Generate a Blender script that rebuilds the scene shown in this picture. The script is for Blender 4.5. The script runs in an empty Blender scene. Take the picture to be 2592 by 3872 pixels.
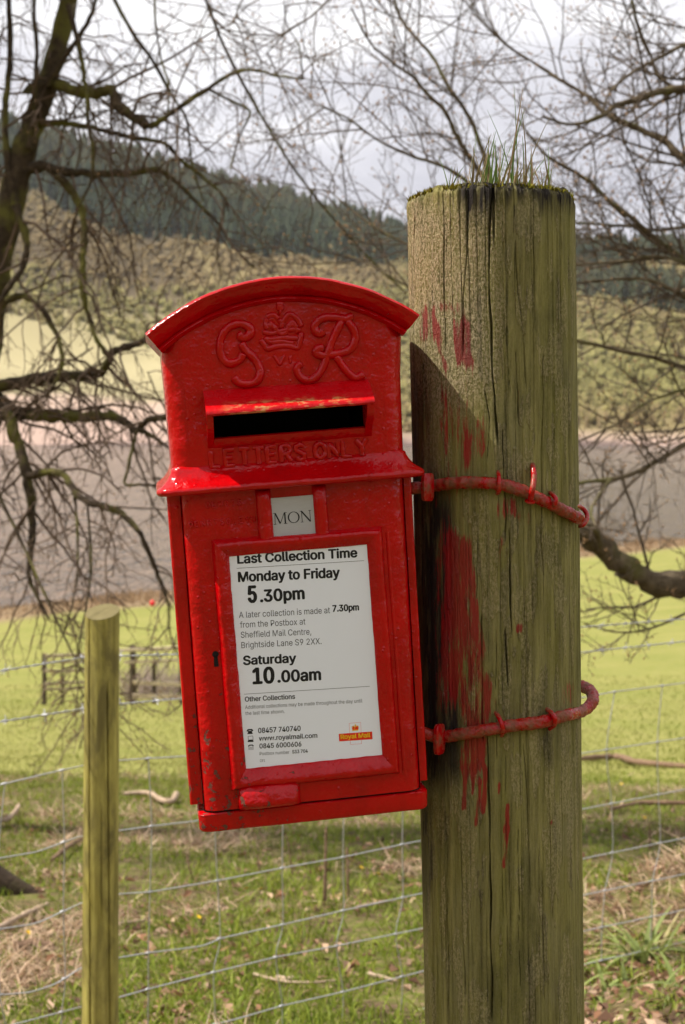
import bpy, math, random
import numpy as np
from mathutils import Matrix, Vector, Quaternion

R = math.radians
rng = np.random.default_rng(7)
random.seed(7)
SC = bpy.context.scene
COL = SC.collection

# ------------------------------------------------------------------ camera, sky, sun, exposure
FPX, HORIZON = 5742.0, 1560.0
PITCH = math.atan((1936 - HORIZON) / FPX)
CAM = np.array([0.0, 0.0, 1.45])
cd = bpy.data.cameras.new('camera'); cam = bpy.data.objects.new('camera', cd); COL.objects.link(cam)
cam.location = CAM; cam.rotation_euler = (math.pi / 2 - PITCH, 0, 0)
cd.sensor_fit = 'VERTICAL'; cd.sensor_height = 23.6; cd.sensor_width = 15.8
cd.lens = FPX / 3872 * 23.6
cd.clip_start = 0.05; cd.clip_end = 6000
cd.dof.use_dof = True; cd.dof.focus_distance = 1.43; cd.dof.aperture_fstop = 8.2; cd.dof.aperture_blades = 7
SC.camera = cam

SUN_EL, SUN_AZ = 56.0, -2.0           # degrees; light comes from the left of the picture, a little behind the box front
sd = bpy.data.lights.new('sun', 'SUN'); sun = bpy.data.objects.new('sun', sd); COL.objects.link(sun)
sd.energy = 5.0; sd.angle = R(0.55); sd.color = (1.0, 0.94, 0.84)
sun_dir = Vector((-math.cos(R(SUN_EL)) * math.cos(R(SUN_AZ)), -math.cos(R(SUN_EL)) * math.sin(R(SUN_AZ)), math.sin(R(SUN_EL))))
sun.rotation_euler = sun_dir.to_track_quat('Z', 'Y').to_euler()
sun.location = (-3, 0, 6)

W = bpy.data.worlds.new('World'); SC.world = W; W.use_nodes = True
wn, wl = W.node_tree.nodes, W.node_tree.links
wn.clear()
wo = wn.new('ShaderNodeOutputWorld'); bg = wn.new('ShaderNodeBackground')
sky = wn.new('ShaderNodeTexSky'); sky.sky_type = 'NISHITA'; sky.sun_disc = False
sky.sun_elevation = R(SUN_EL); sky.sun_rotation = math.atan2(sun_dir.x, sun_dir.y)
bg.inputs['Strength'].default_value = 0.1
tc = wn.new('ShaderNodeTexCoord')
sep = wn.new('ShaderNodeSeparateXYZ'); wl.new(tc.outputs['Generated'], sep.inputs[0])
def wmath(op, a, b=None):
    n = wn.new('ShaderNodeMath'); n.operation = op
    for i, v in enumerate((a, b)):
        if v is None: continue
        if isinstance(v, (int, float)): n.inputs[i].default_value = v
        else: wl.new(v, n.inputs[i])
    return n.outputs[0]
zz = wmath('ADD', wmath('MAXIMUM', sep.outputs[2], 0.0), 0.16)
cx = wn.new('ShaderNodeCombineXYZ')
wl.new(wmath('DIVIDE', sep.outputs[0], zz), cx.inputs[0]); wl.new(wmath('DIVIDE', sep.outputs[1], zz), cx.inputs[1])
def wnoise(scale, detail, off, rough=0.55):
    mp = wn.new('ShaderNodeMapping'); wl.new(cx.outputs[0], mp.inputs[0]); mp.inputs['Location'].default_value = off
    n = wn.new('ShaderNodeTexNoise'); wl.new(mp.outputs[0], n.inputs['Vector'])
    n.inputs['Scale'].default_value = scale; n.inputs['Detail'].default_value = detail; n.inputs['Roughness'].default_value = rough
    return n.outputs['Fac']
def wramp(fac, stops):
    r = wn.new('ShaderNodeValToRGB'); wl.new(fac, r.inputs[0])
    el = r.color_ramp.elements
    while len(el) < len(stops): el.new(0.5)
    for e, (p, c) in zip(el, stops): e.position = p; e.color = (*c, 1)
    return r.outputs[0]
# cloud brightness (radiance before the 0.1 strength): grey bellies to white
cl = wramp(wnoise(1.0, 7, (21.9, 3.4, 0)), [(0.38, (4.7, 4.7, 5.25)), (0.52, (6.3, 6.25, 6.7)), (0.63, (9.6, 9.5, 9.6))])
cov = wramp(wnoise(0.55, 5, (8.3, 4.4, 0)), [(0.30, (0, 0, 0)), (0.42, (1, 1, 1))])
mx = wn.new('ShaderNodeMix'); mx.data_type = 'RGBA'
wl.new(cov, mx.inputs[0]); wl.new(sky.outputs[0], mx.inputs[6]); wl.new(cl, mx.inputs[7])
wl.new(mx.outputs[2], bg.inputs['Color']); wl.new(bg.outputs[0], wo.inputs['Surface'])

SC.view_settings.view_transform = 'Standard'; SC.view_settings.look = 'None'
SC.view_settings.exposure = 0.48; SC.view_settings.gamma = 1.0; SC.view_settings.use_curve_mapping = False
SC.cycles.max_bounces = 8; SC.cycles.diffuse_bounces = 3; SC.cycles.glossy_bounces = 3; SC.cycles.transparent_max_bounces = 8
SC.cycles.use_denoising = True
SC.cycles.use_adaptive_sampling = True; SC.cycles.adaptive_threshold = 0.025
SC.cycles.volume_bounces = 0
SC.cycles.sample_clamp_indirect = 8

# ------------------------------------------------------------------ helpers: picture measurements to places
def ray(x, y):
    a, b = (x - 1296) / FPX, -(y - 1936) / FPX
    return np.array([a, b * math.sin(PITCH) + math.cos(PITCH), b * math.cos(PITCH) - math.sin(PITCH)])
def P(x, y, d):
    r = ray(x, y); return CAM + r * (d / r[1])

def link(o): COL.objects.link(o); return o
def empty(name, loc=(0, 0, 0), label=None, cat=None, group=None):
    o = bpy.data.objects.new(name, None); o.empty_display_size = 0.05; link(o)
    o.location = loc
    tag(o, label, cat, group); return o
def tag(o, label=None, cat=None, group=None, kind=None):
    if label: o['label'] = label
    if cat: o['category'] = cat
    if group: o['group'] = group
    if kind: o['kind'] = kind
    return o
def mesh_obj(name, V, F, mat, parent=None, smooth=True, sharp=None, mats=None, loc=None):
    """V (n,3), F: list of faces or (m,k) int array"""
    me = bpy.data.meshes.new(name)
    V = np.asarray(V, dtype=np.float32)
    if isinstance(F, np.ndarray):
        m, k = F.shape
        me.vertices.add(len(V)); me.vertices.foreach_set('co', V.ravel())
        me.loops.add(m * k); me.loops.foreach_set('vertex_index', F.astype(np.int32).ravel())
        me.polygons.add(m); me.polygons.foreach_set('loop_start', np.arange(0, m * k, k, dtype=np.int32))
        me.update(calc_edges=True); me.validate()
    else:
        me.from_pydata([tuple(map(float, v)) for v in V], [], F); me.update()
    me.polygons.foreach_set('use_smooth', np.full(len(me.polygons), smooth))
    if smooth and sharp: me.set_sharp_from_angle(angle=R(sharp))
    if mat: me.materials.append(mat)
    o = bpy.data.objects.new(name, me); link(o)
    if parent: o.parent = parent
    if loc is not None: o.location = loc
    return o
def fattr(o, name, vals):
    a = o.data.attributes.new(name, 'FLOAT', 'POINT'); a.data.foreach_set('value', np.asarray(vals, dtype=np.float32))
def cattr(o, name, vals):
    a = o.data.attributes.new(name, 'FLOAT_COLOR', 'POINT')
    c = np.ones((len(vals), 4), dtype=np.float32); c[:, :3] = vals; a.data.foreach_set('color', c.ravel())

class MB:                                   # collects quads and triangles for one mesh
    def __init__(s): s.V = []; s.F = []; s.n = 0
    def add(s, V, F):
        V = np.asarray(V, dtype=float)
        s.V.append(V); s.F += [tuple(int(i) + s.n for i in f) for f in F]; s.n += len(V)
    def box(s, c, h):
        c = np.asarray(c); h = np.asarray(h)
        V = [c + h * np.array(k) for k in [(-1,-1,-1),(1,-1,-1),(1,1,-1),(-1,1,-1),(-1,-1,1),(1,-1,1),(1,1,1),(-1,1,1)]]
        s.add(V, [(0,3,2,1),(4,5,6,7),(0,1,5,4),(1,2,6,5),(2,3,7,6),(3,0,4,7)])
    def build(s, name, mat, parent=None, smooth=True, sharp=35, loc=None):
        return mesh_obj(name, np.concatenate(s.V), s.F, mat, parent, smooth, sharp, loc=loc)

def catmull(pts, k):
    pts = np.asarray(pts, dtype=float)
    if len(pts) < 3: 
        t = np.linspace(0, 1, k + 1)[:, None]; return pts[0] * (1 - t) + pts[1] * t
    p = np.vstack([2 * pts[0] - pts[1], pts, 2 * pts[-1] - pts[-2]])
    out = []
    for i in range(1, len(p) - 2):
        for t in np.linspace(0, 1, k, endpoint=False):
            a, b, c, d = p[i-1], p[i], p[i+1], p[i+2]
            out.append(0.5 * ((2*b) + (c-a)*t + (2*a-5*b+4*c-d)*t*t + (3*b-a-3*c+d)*t**3))
    out.append(pts[-1]); return np.array(out)
def tube_geo(pts, rad, sides=8, cap=True, wob=0.0, squash=1.0):
    pts = np.asarray(pts, dtype=float); n = len(pts)
    rad = np.broadcast_to(np.asarray(rad, dtype=float), (n,))
    T = np.gradient(pts, axis=0); T /= np.linalg.norm(T, axis=1)[:, None] + 1e-12
    ref = np.array([0.0, 0, 1]) if abs(T[0][2]) < 0.9 else np.array([0.0, 1, 0])
    u = np.cross(T[0], ref); u /= np.linalg.norm(u)
    ang = np.linspace(0, 2 * math.pi, sides, endpoint=False)
    V = np.empty((n, sides, 3))
    for i in range(n):
        u = u - T[i] * np.dot(u, T[i]); u /= np.linalg.norm(u) + 1e-12
        v = np.cross(T[i], u)
        rr = rad[i] * (1 + (rng.normal(0, wob, sides) if wob else 0))
        V[i] = pts[i] + (np.cos(ang) * rr)[:, None] * u + (np.sin(ang) * rr * squash)[:, None] * v
    idx = np.arange(n * sides).reshape(n, sides)
    a, b = idx[:-1], idx[1:]
    F = np.stack([a, np.roll(a, -1, 1), np.roll(b, -1, 1), b], -1).reshape(-1, 4)
    F = [tuple(f) for f in F]
    if cap: F += [tuple(idx[0][::-1]), tuple(idx[-1])]
    return V.reshape(-1, 3), F
def vnoise(p, seed=0):                       # smooth value noise on (n,k) points, k = 2 or 3, in -1..1
    p = np.asarray(p, dtype=float); k = p.shape[1]
    i = np.floor(p).astype(np.int64); f = p - i; f = f * f * (3 - 2 * f)
    out = 0
    for c in range(2 ** k):
        h = np.full(len(p), seed * 1013 + 77, dtype=np.int64); w = np.ones(len(p))
        for a in range(k):
            b = (c >> a) & 1
            h = (h * 1664525 + (i[:, a] + b) * 22695477 + 1013904223) & 0x7fffffff
            h = (h ^ (h >> 13)) * 1274126177 & 0x7fffffff
            w = w * (f[:, a] if b else 1 - f[:, a])
        out = out + w * ((h ^ (h >> 16)) & 0xffff) / 32767.5
    return out - 1
def fbm(p, o=4, seed=0):
    s, a, t = 0, 1.0, 0
    for k in range(o):
        s = s + a * vnoise(np.asarray(p) * 2 ** k + 17.3 * k, seed + k); t += a; a *= 0.5
    return s / t
def sstep(a, b, x): t = np.clip((np.asarray(x) - a) / (b - a), 0, 1); return t * t * (3 - 2 * t)

# ------------------------------------------------------------------ materials
class NT:
    def __init__(s, name, rough=0.8, spec=0.3, metal=0.0):
        s.m = bpy.data.materials.new(name); s.m.use_nodes = True
        s.n, s.l = s.m.node_tree.nodes, s.m.node_tree.links
        s.b = s.n['Principled BSDF']
        s.b.inputs['Roughness'].default_value = rough; s.b.inputs['Specular IOR Level'].default_value = spec; s.b.inputs['Metallic'].default_value = metal
        s.t = s.n.new('ShaderNodeTexCoord')
    def put(s, sock, v):
        if isinstance(v, (int, float)): sock.default_value = v
        elif isinstance(v, tuple): sock.default_value = v if len(v) == 4 or sock.type == 'VECTOR' else (*v, 1)
        else: s.l.new(v, sock)
    def coord(s, scale=(1, 1, 1), loc=(0, 0, 0), which='Object'):
        m = s.n.new('ShaderNodeMapping'); s.l.new(s.t.outputs[which], m.inputs[0])
        m.inputs['Scale'].default_value = scale; m.inputs['Location'].default_value = loc; return m.outputs[0]
    def noise(s, vec, scale, detail=4, rough=0.55, dist=0.0):
        n = s.n.new('ShaderNodeTexNoise'); s.l.new(vec, n.inputs['Vector'])
        n.inputs['Scale'].default_value = scale; n.inputs['Detail'].default_value = detail; n.inputs['Roughness'].default_value = rough; n.inputs['Distortion'].default_value = dist
        return n.outputs['Fac']
    def voro(s, vec, scale, feature='F1', out='Distance'):
        n = s.n.new('ShaderNodeTexVoronoi'); n.feature = feature; s.l.new(vec, n.inputs['Vector']); n.inputs['Scale'].default_value = scale
        return n.outputs[out]
    def ramp(s, fac, stops):
        r = s.n.new('ShaderNodeValToRGB'); s.l.new(fac, r.inputs[0]); el = r.color_ramp.elements
        while len(el) < len(stops): el.new(0.5)
        for e, (p, c) in zip(el, stops): e.position = p; e.color = (c, c, c, 1) if isinstance(c, (int, float)) else (*c, 1)
        return r.outputs[0]
    def mix(s, fac, a, b, mode='MIX'):
        n = s.n.new('ShaderNodeMix'); n.data_type = 'RGBA'; n.blend_type = mode
        s.put(n.inputs[0], fac); s.put(n.inputs[6], a); s.put(n.inputs[7], b); return n.outputs[2]
    def math(s, op, a, b=0.0, c=None):
        n = s.n.new('ShaderNodeMath'); n.operation = op; s.put(n.inputs[0], a); s.put(n.inputs[1], b)
        if c is not None: s.put(n.inputs[2], c)
        return n.outputs[0]
    def attr(s, name, out='Fac'):
        n = s.n.new('ShaderNodeAttribute'); n.attribute_name = name; return n.outputs[out]
    def bump(s, h, dist=0.001, strength=1.0, prev=None):
        n = s.n.new('ShaderNodeBump'); s.put(n.inputs['Height'], h); n.inputs['Distance'].default_value = dist; n.inputs['Strength'].default_value = strength
        if prev: s.l.new(prev, n.inputs['Normal'])
        return n.outputs[0]
    def done(s, col=None, normal=None, rough=None):
        if col is not None: s.put(s.b.inputs['Base Color'], col)
        if normal is not None: s.l.new(normal, s.b.inputs['Normal'])
        if rough is not None: s.put(s.b.inputs['Roughness'], rough)
        return s.m
def flat(name, col, rough=0.6, spec=0.3, metal=0.0):
    t = NT(name, rough, spec, metal); return t.done(col)

def mat_red(name, chips=True, lumps=1.0, worn=0.0, rusty=0.0, dark=1.0):
    t = NT(name, 0.3, 0.33)
    c = t.coord()
    big = t.noise(c, 14, 3); fine = t.noise(c, 260, 3)
    col = t.mix(t.ramp(big, [(0.35, 0), (0.65, 1)]), (0.41, 0.0006, 0.0022), (0.51, 0.0009, 0.003))
    # faded pinkish scuffs
    sc = t.ramp(t.noise(c, 60, 6, 0.7), [(0.62, 0), (0.74, 0.25)])
    col = t.mix(sc, col, (0.50, 0.02, 0.025))
    if dark < 1: col = t.mix(1.0 - dark, col, (0.08, 0.003, 0.004))
    grime = t.math('MULTIPLY', t.ramp(t.noise(t.coord((1, 1, 0.35)), 34, 6, 0.7), [(0.48, 0), (0.70, 0.5)]), 0.8)
    col = t.mix(grime, col, (0.22, 0.004, 0.004))
    chipm = None
    if chips:
        sx = t.n.new('ShaderNodeSeparateXYZ'); t.l.new(t.t.outputs['Object'], sx.inputs[0])
        # rust chips gather low on the left and along the left of the notice frame
        low = t.math('MULTIPLY', t.ramp(t.math('MULTIPLY', t.math('ADD', sx.outputs[2], 0.0), 5.0), [(0.12, 1.0), (0.85, 0.0)]),
                     t.ramp(t.math('ADD', t.math('MULTIPLY', sx.outputs[0], 5.0), 0.6), [(0.0, 1.0), (0.62, 0.12)]))
        n1 = t.noise(c, 110, 5, 0.65)
        thr = t.math('ADD', t.math('MULTIPLY', low, 0.17 + 0.05 * worn), n1)
        chipm = t.ramp(thr, [(0.715, 0), (0.735, 1)])
        rust = t.mix(t.noise(c, 300, 3), (0.085, 0.022, 0.014), (0.20, 0.07, 0.04))
        col = t.mix(chipm, col, rust)
    if rusty:
        rm = t.ramp(t.noise(c, 70, 6, 0.7), [(0.5 - 0.1 * rusty, 0), (0.62, 0.85)])
        col = t.mix(rm, col, t.mix(fine, (0.09, 0.04, 0.022), (0.24, 0.13, 0.06)))
    h = t.math('ADD', t.math('MULTIPLY', t.noise(c, 48, 3, 0.55), 1.0), t.math('ADD', t.math('MULTIPLY', t.noise(c, 260, 3, 0.6), 0.14), t.math('MULTIPLY', t.ramp(t.voro(c, 95), [(0.0, 1), (0.16, 0)]), 0.22)))
    if chipm is not None: h = t.math('SUBTRACT', h, t.math('MULTIPLY', chipm, 0.25))
    nb = t.bump(h, 0.0028 * lumps, 1.0)
    ro = t.ramp(t.noise(c, 130, 4), [(0.3, 0.10), (0.75, 0.24)])
    if chipm is not None: ro = t.mix(chipm, ro, (0.75, 0.75, 0.75))
    if rusty: ro = t.mix(rm, ro, (0.8, 0.8, 0.8))
    return t.done(col, nb, ro)
RED = mat_red('red gloss paint')
REDW = mat_red('red gloss paint worn', worn=1.0, lumps=1.2)
REDIRON = mat_red('red paint over rusty iron', chips=False, lumps=3.0, rusty=1.0, dark=0.75)
REDNAIL = mat_red('red painted nail', chips=False, lumps=0.7, rusty=0.3, dark=0.8)
def mat_hood():
    t = NT('red paint worn through at the lip', 0.28, 0.24); c = t.coord()
    s = t.n.new('ShaderNodeSeparateXYZ'); t.l.new(c, s.inputs[0])
    lip = t.ramp(t.math('MULTIPLY', s.outputs[1], -20.0), [(0.46, 0), (0.62, 1)])
    wm = t.math('MULTIPLY', lip, t.ramp(t.noise(t.coord((1, 2.5, 2.5)), 70, 5, 0.65), [(0.50, 0), (0.58, 1)]))
    mid = t.ramp(t.math('ABSOLUTE', t.math('SUBTRACT', s.outputs[0], 0.005)), [(0.045, 1), (0.065, 0)])
    wm = t.math('MULTIPLY', wm, mid)
    wear = t.mix(t.noise(c, 120, 3), (0.42, 0.05, 0.05), (0.55, 0.36, 0.10))
    col = t.mix(wm, (0.50, 0.0012, 0.004), wear)
    return t.done(col, t.bump(t.noise(c, 80, 3), 0.002), t.ramp(t.noise(c, 130, 4), [(0.3, 0.22), (0.75, 0.42)]))
HOODM = mat_hood()
BLACKM = flat('black cavity shade', (0.006, 0.005, 0.005), 0.7)  # slot interior shade put into a near-black colour; also fills seam and keyhole
WHITE = NT('white enamel notice', 0.22, 0.5); _c = WHITE.coord()
WHITE = WHITE.done(WHITE.mix(WHITE.noise(_c, 12, 4), (0.82, 0.85, 0.92), (0.86, 0.88, 0.95)), None, 0.2)
INK = flat('black print', (0.012, 0.012, 0.014), 0.45)
GREYINK = flat('grey print', (0.06, 0.06, 0.065), 0.45)
LOGORED = flat('red print', (0.75, 0.03, 0.012), 0.35)
LOGOYEL = flat('yellow print', (0.85, 0.50, 0.02), 0.35)
_t = NT('brushed aluminium', 0.45, 0.5, 0.25); _c = _t.coord((3, 3, 160))
ALU = _t.done(_t.mix(_t.noise(_c, 30, 3), (0.40, 0.40, 0.41), (0.52, 0.52, 0.53)), _t.bump(_t.noise(_c, 30, 3), 0.0002), None)

def mat_post():
    t = NT('weathered tanalised post', 0.82, 0.25)
    c = t.coord()
    grain = t.noise(t.coord((1, 1, 0.045)), 190, 5, 0.65)
    grain2 = t.noise(t.coord((1, 1, 0.02)), 70, 4, 0.6)
    blot = t.noise(t.coord((1, 1, 0.5)), 22, 5, 0.6, 0.6)
    lich = t.noise(t.coord((1, 1, 0.6)), 520, 5, 0.7)
    col = t.mix(t.ramp(grain, [(0.32, 0), (0.68, 1)]), (0.088, 0.077, 0.018), (0.290, 0.255, 0.085))
    col = t.mix(t.ramp(grain2, [(0.42, 0), (0.62, 0.55)]), col, (0.175, 0.165, 0.030))
    col = t.mix(t.ramp(blot, [(0.48, 0), (0.66, 0.42)]), col, (0.215, 0.192, 0.10))
    col = t.mix(t.ramp(t.noise(t.coord((1, 1, 0.35), (3, 1, 2)), 30, 5, 0.65), [(0.52, 0), (0.66, 0.6)]), col, (0.070, 0.066, 0.018))
    # crusty lichen, lightened to paint the upper sunlit side brighter
    lm = t.math('MULTIPLY', t.attr('lichen'), t.ramp(lich, [(0.42, 0), (0.60, 0.85)]))
    col = t.mix(lm, col, t.mix(t.noise(c, 60, 3), (0.60, 0.51, 0.27), (0.54, 0.41, 0.28)))
    # damp staining at the top; beside the box, stain plus painted box shadow
    dm = t.math('MULTIPLY', t.attr('damp_shade'), t.ramp(t.noise(t.coord((1, 1, 0.12)), 75, 5, 0.65), [(0.28, 0), (0.52, 1)]))
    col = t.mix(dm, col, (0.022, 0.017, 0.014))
    # old red overpaint
    pn = t.math('ADD', t.attr('paint'), t.math('MULTIPLY', t.math('SUBTRACT', t.math('ADD', t.math('MULTIPLY', t.noise(t.coord((1, 1, 0.11)), 210, 7, 0.75), 0.7), t.math('MULTIPLY', t.noise(t.coord((1, 1, 0.3)), 60, 5, 0.65), 0.3)), 0.5), 3.0))
    pm = t.ramp(pn, [(0.46, 0), (0.68, 0.86)])
    pc = t.mix(t.noise(t.coord((1, 1, 0.3)), 60, 4), (0.15, 0.005, 0.009), (0.38, 0.006, 0.010))
    col = t.mix(pm, col, pc)
    wm = t.ramp(t.math('ADD', t.attr('bare'), t.math('MULTIPLY', t.math('SUBTRACT', t.noise(t.coord((1, 1, 0.3)), 170, 6, 0.75), 0.5), 2.0)), [(0.58, 0), (0.70, 0.75)])
    col = t.mix(wm, col, (0.40, 0.30, 0.27))
    h = t.math('ADD', t.math('MULTIPLY', grain, 0.9), t.math('MULTIPLY', t.math('MULTIPLY', t.attr('lichen'), lich), 1.5))
    h = t.math('ADD', h, t.math('MULTIPLY', t.noise(t.coord((1, 1, 0.25)), 420, 3), 0.35))
    ro = t.mix(pm, (0.85, 0.85, 0.85), (0.42, 0.42, 0.42))
    return t.done(col, t.bump(h, 0.0034), ro)
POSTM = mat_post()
def mat_stake():
    t = NT('olive treated softwood', 0.75, 0.3)
    col = t.mix(t.ramp(t.noise(t.coord((1, 1, 0.05)), 90, 4), [(0.35, 0), (0.68, 1)]), (0.29, 0.245, 0.050), (0.49, 0.425, 0.115))
    col = t.mix(t.ramp(t.noise(t.coord((1, 1, 0.3)), 16, 6, 0.7, 0.4), [(0.42, 0), (0.62, 0.85)]), col, (0.13, 0.105, 0.034))
    return t.done(col, t.bump(t.noise(t.coord((1, 1, 0.06)), 160, 3), 0.001))
STAKEM = mat_stake()
def mat_galv():
    t = NT('galvanised wire', 0.5, 0.5, 0.6); c = t.coord()
    return t.done(t.mix(t.noise(c, 40, 4), (0.38, 0.38, 0.39), (0.58, 0.58, 0.59)))
GALV = mat_galv()
def mat_bark(name, a, b, moss, mossamt):
    t = NT(name, 0.9, 0.2); c = t.coord()
    col = t.mix(t.ramp(t.noise(c, 22, 5, 0.65), [(0.35, 0), (0.65, 1)]), a, b)
    g = t.n.new('ShaderNodeNewGeometry'); s = t.n.new('ShaderNodeSeparateXYZ'); t.l.new(g.outputs['Normal'], s.inputs[0])
    mm = t.ramp(t.math('ADD', t.noise(c, 3.5, 4), mossamt - 0.5), [(0.48, 0), (0.60, 0.85)])
    col = t.mix(mm, col, moss)
    return t.done(col, t.bump(t.noise(c, 45, 4), 0.01))
BARKL = mat_bark('dark hawthorn bark', (0.036, 0.025, 0.015), (0.085, 0.060, 0.036), (0.15, 0.14, 0.03), 0.50)
BARKR = mat_bark('grey brown alder bark', (0.075, 0.055, 0.034), (0.175, 0.135, 0.085), (0.13, 0.12, 0.04), 0.47)
ROOTM = mat_bark('dark earthy root bark', (0.030, 0.020, 0.013), (0.065, 0.045, 0.028), (0.06, 0.05, 0.02), 0.3)
TWIGL = flat('reddish twig bark', (0.125, 0.080, 0.050), 0.7)
TWIGR = flat('brown twig bark', (0.105, 0.075, 0.050), 0.7)
BUDM = flat('tan leaf buds', (0.33, 0.19, 0.085), 0.5)
DEADWOOD = mat_bark('bleached dead wood', (0.30, 0.21, 0.14), (0.48, 0.36, 0.26), (0.2, 0.16, 0.1), 0.3)
def mat_vcol(name, rough=0.7, spec=0.2, trans=0.0):
    t = NT(name, rough, spec)
    col = t.attr('tint', 'Color')
    if trans:
        tr = t.n.new('ShaderNodeBsdfTranslucent'); t.l.new(col, tr.inputs[0])
        ms = t.n.new('ShaderNodeMixShader'); ms.inputs[0].default_value = trans
        t.l.new(t.b.outputs[0], ms.inputs[1]); t.l.new(tr.outputs[0], ms.inputs[2])
        t.l.new(ms.outputs[0], t.n['Material Output'].inputs['Surface'])
    return t.done(col)
BLADE = mat_vcol('grass blades', 0.6, 0.25, 0.35)
LEAFM = mat_vcol('dry leaves', 0.75, 0.2, 0.15)
WOODM = mat_vcol('far woodland', 0.95, 0.05)

# ------------------------------------------------------------------ terrain
SHORE = 114.7
PY = np.array([-150, -60, -20, -5, 0, 2.6, 3.6, 5, 10, 20, 34, 60, 90, 106, SHORE, 122, 180, 400])
PZ = np.array([40, 15, 4.2, 0.4, 0.03, 0.0, -0.20, -0.42, -1.25, -3.05, -5.15, -7.85, -9.75, -10.35, -10.62, -11.2, -14, -14])  # unseen slope behind the camera, raised to cut sky light on the box
LAKE_Z = -10.6
def yprime(x, y): return y - 0.95 * x * sstep(30, 85, y)
def ground_z(x, y):
    x = np.asarray(x, dtype=float); y = np.asarray(y, dtype=float)
    yp = yprime(x, y)
    z = 0
    for o in (-0.6, 0, 0.6): z = z + np.interp(yp + o * np.clip(yp / 12, 0.3, 4), PY, PZ) / 3
    near = 1 - sstep(14, 40, y)
    q = np.stack([x, y], -1).reshape(-1, 2)
    z = z + (0.05 * fbm(q * 0.9, 4, 3).reshape(x.shape)) * near * sstep(2.2, 3.2, y)
    z = z + 0.25 * fbm(q * 0.06, 3, 5).reshape(x.shape) * sstep(12, 30, y) * (1 - sstep(80, 108, yp))
    z = z + 0.30 * np.exp(-((x - 1.5) / 0.55) ** 2 - ((y - 5.7) / 0.55) ** 2)
    z = z + 0.16 * sstep(0.5, 1.1, x) * (1 - sstep(4.0, 5.4, y)) * sstep(2.4, 3.2, y)
    return z
_DD = np.concatenate([np.arange(1.8, 14, 0.04), np.arange(14, 160, 0.4)])
def on_ground(px, py):                       # where the line of sight through a picture point meets the ground
    r = ray(px, py); p = CAM + np.outer(_DD / r[1], r)
    hit = p[:, 2] < ground_z(p[:, 0], p[:, 1])
    return p[np.argmax(hit)] if hit.any() else p[-1]

def mat_ground():
    t = NT('pasture and leaf litter', 0.95, 0.1)
    pos = t.coord()
    s = t.n.new('ShaderNodeSeparateXYZ'); t.l.new(pos, s.inputs[0])
    zone = t.attr('zone')                    # 0 rough ground under the trees, 1 grazed field
    shore = t.attr('shore')
    n1 = t.noise(pos, 0.35, 5, 0.6); n2 = t.noise(pos, 5, 5, 0.65); n3 = t.noise(pos, 26, 4, 0.65)
    field = t.mix(t.ramp(n1, [(0.35, 0), (0.65, 1)]), (0.200, 0.212, 0.048), (0.27, 0.255, 0.076))
    field = t.mix(t.ramp(n2, [(0.45, 0), (0.7, 0.6)]), field, (0.32, 0.28, 0.12))
    field = t.mix(t.ramp(n3, [(0.4, 0), (0.7, 0.45)]), field, (0.17, 0.195, 0.04))
    rough = t.mix(t.ramp(n2, [(0.38, 0), (0.60, 1)]), (0.065, 0.040, 0.024), (0.105, 0.125, 0.020))
    rough = t.mix(t.ramp(n3, [(0.45, 0), (0.68, 0.8)]), rough, (0.24, 0.165, 0.10))
    zr = t.ramp(t.math('ADD', zone, t.math('MULTIPLY', t.math('SUBTRACT', n1, 0.5), 0.9)), [(0.35, 0), (0.65, 1)])
    col = t.mix(zr, rough, field)
    sh = t.mix(t.ramp(n2, [(0.35, 0), (0.65, 1)]), (0.30, 0.22, 0.13), (0.20, 0.135, 0.08))
    col = t.mix(shore, col, sh)
    return t.done(col, t.bump(t.math('ADD', n2, t.math('MULTIPLY', n3, 0.5)), 0.03))
def build_ground():
    ys = np.concatenate([np.linspace(-150, 2, 40), np.linspace(2.3, 16, 180), np.geomspace(16.2, 230, 130)])
    s = np.linspace(-1, 1, 330); s = np.sign(s) * np.abs(s) ** 4
    X = np.outer(np.clip(np.abs(ys), 14, None) * 1.2 + 220, s); Y = np.repeat(ys[:, None], len(s), 1)
    Z = ground_z(X, Y)
    V = np.stack([X, Y, Z], -1).reshape(-1, 3)
    n, m = X.shape; idx = np.arange(n * m).reshape(n, m)
    F = np.stack([idx[:-1, :-1], idx[:-1, 1:], idx[1:, 1:], idx[1:, :-1]], -1).reshape(-1, 4)
    o = mesh_obj('ground', V, F, mat_ground()); tag(o, kind='structure')
    yp = yprime(X, Y).ravel()
    fattr(o, 'zone', sstep(11.5, 17, Y.ravel() + 0.4 * X.ravel()))
    fattr(o, 'shore', sstep(100, 107, yp + 2.5 * vnoise(V[:, :2] * 0.25, 4)))
build_ground()

def mat_water():
    t = NT('choppy reservoir water', 0.12, 0.26)
    w = t.coord((0.5, 0.14, 1)); w2 = t.coord((1.6, 0.5, 1))
    h = t.math('ADD', t.noise(w, 1.0, 4, 0.65, 0.3), t.math('MULTIPLY', t.noise(w2, 1.0, 3), 0.35))
    return t.done((0.060, 0.046, 0.036), t.bump(h, 1.6, 1.0), 0.09)
o = mesh_obj('lake', [(-900, -60, LAKE_Z), (900, -60, LAKE_Z), (900, 640, LAKE_Z), (-900, 640, LAKE_Z)], [(0, 1, 2, 3)], mat_water(), smooth=False); tag(o, kind='structure')

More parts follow.
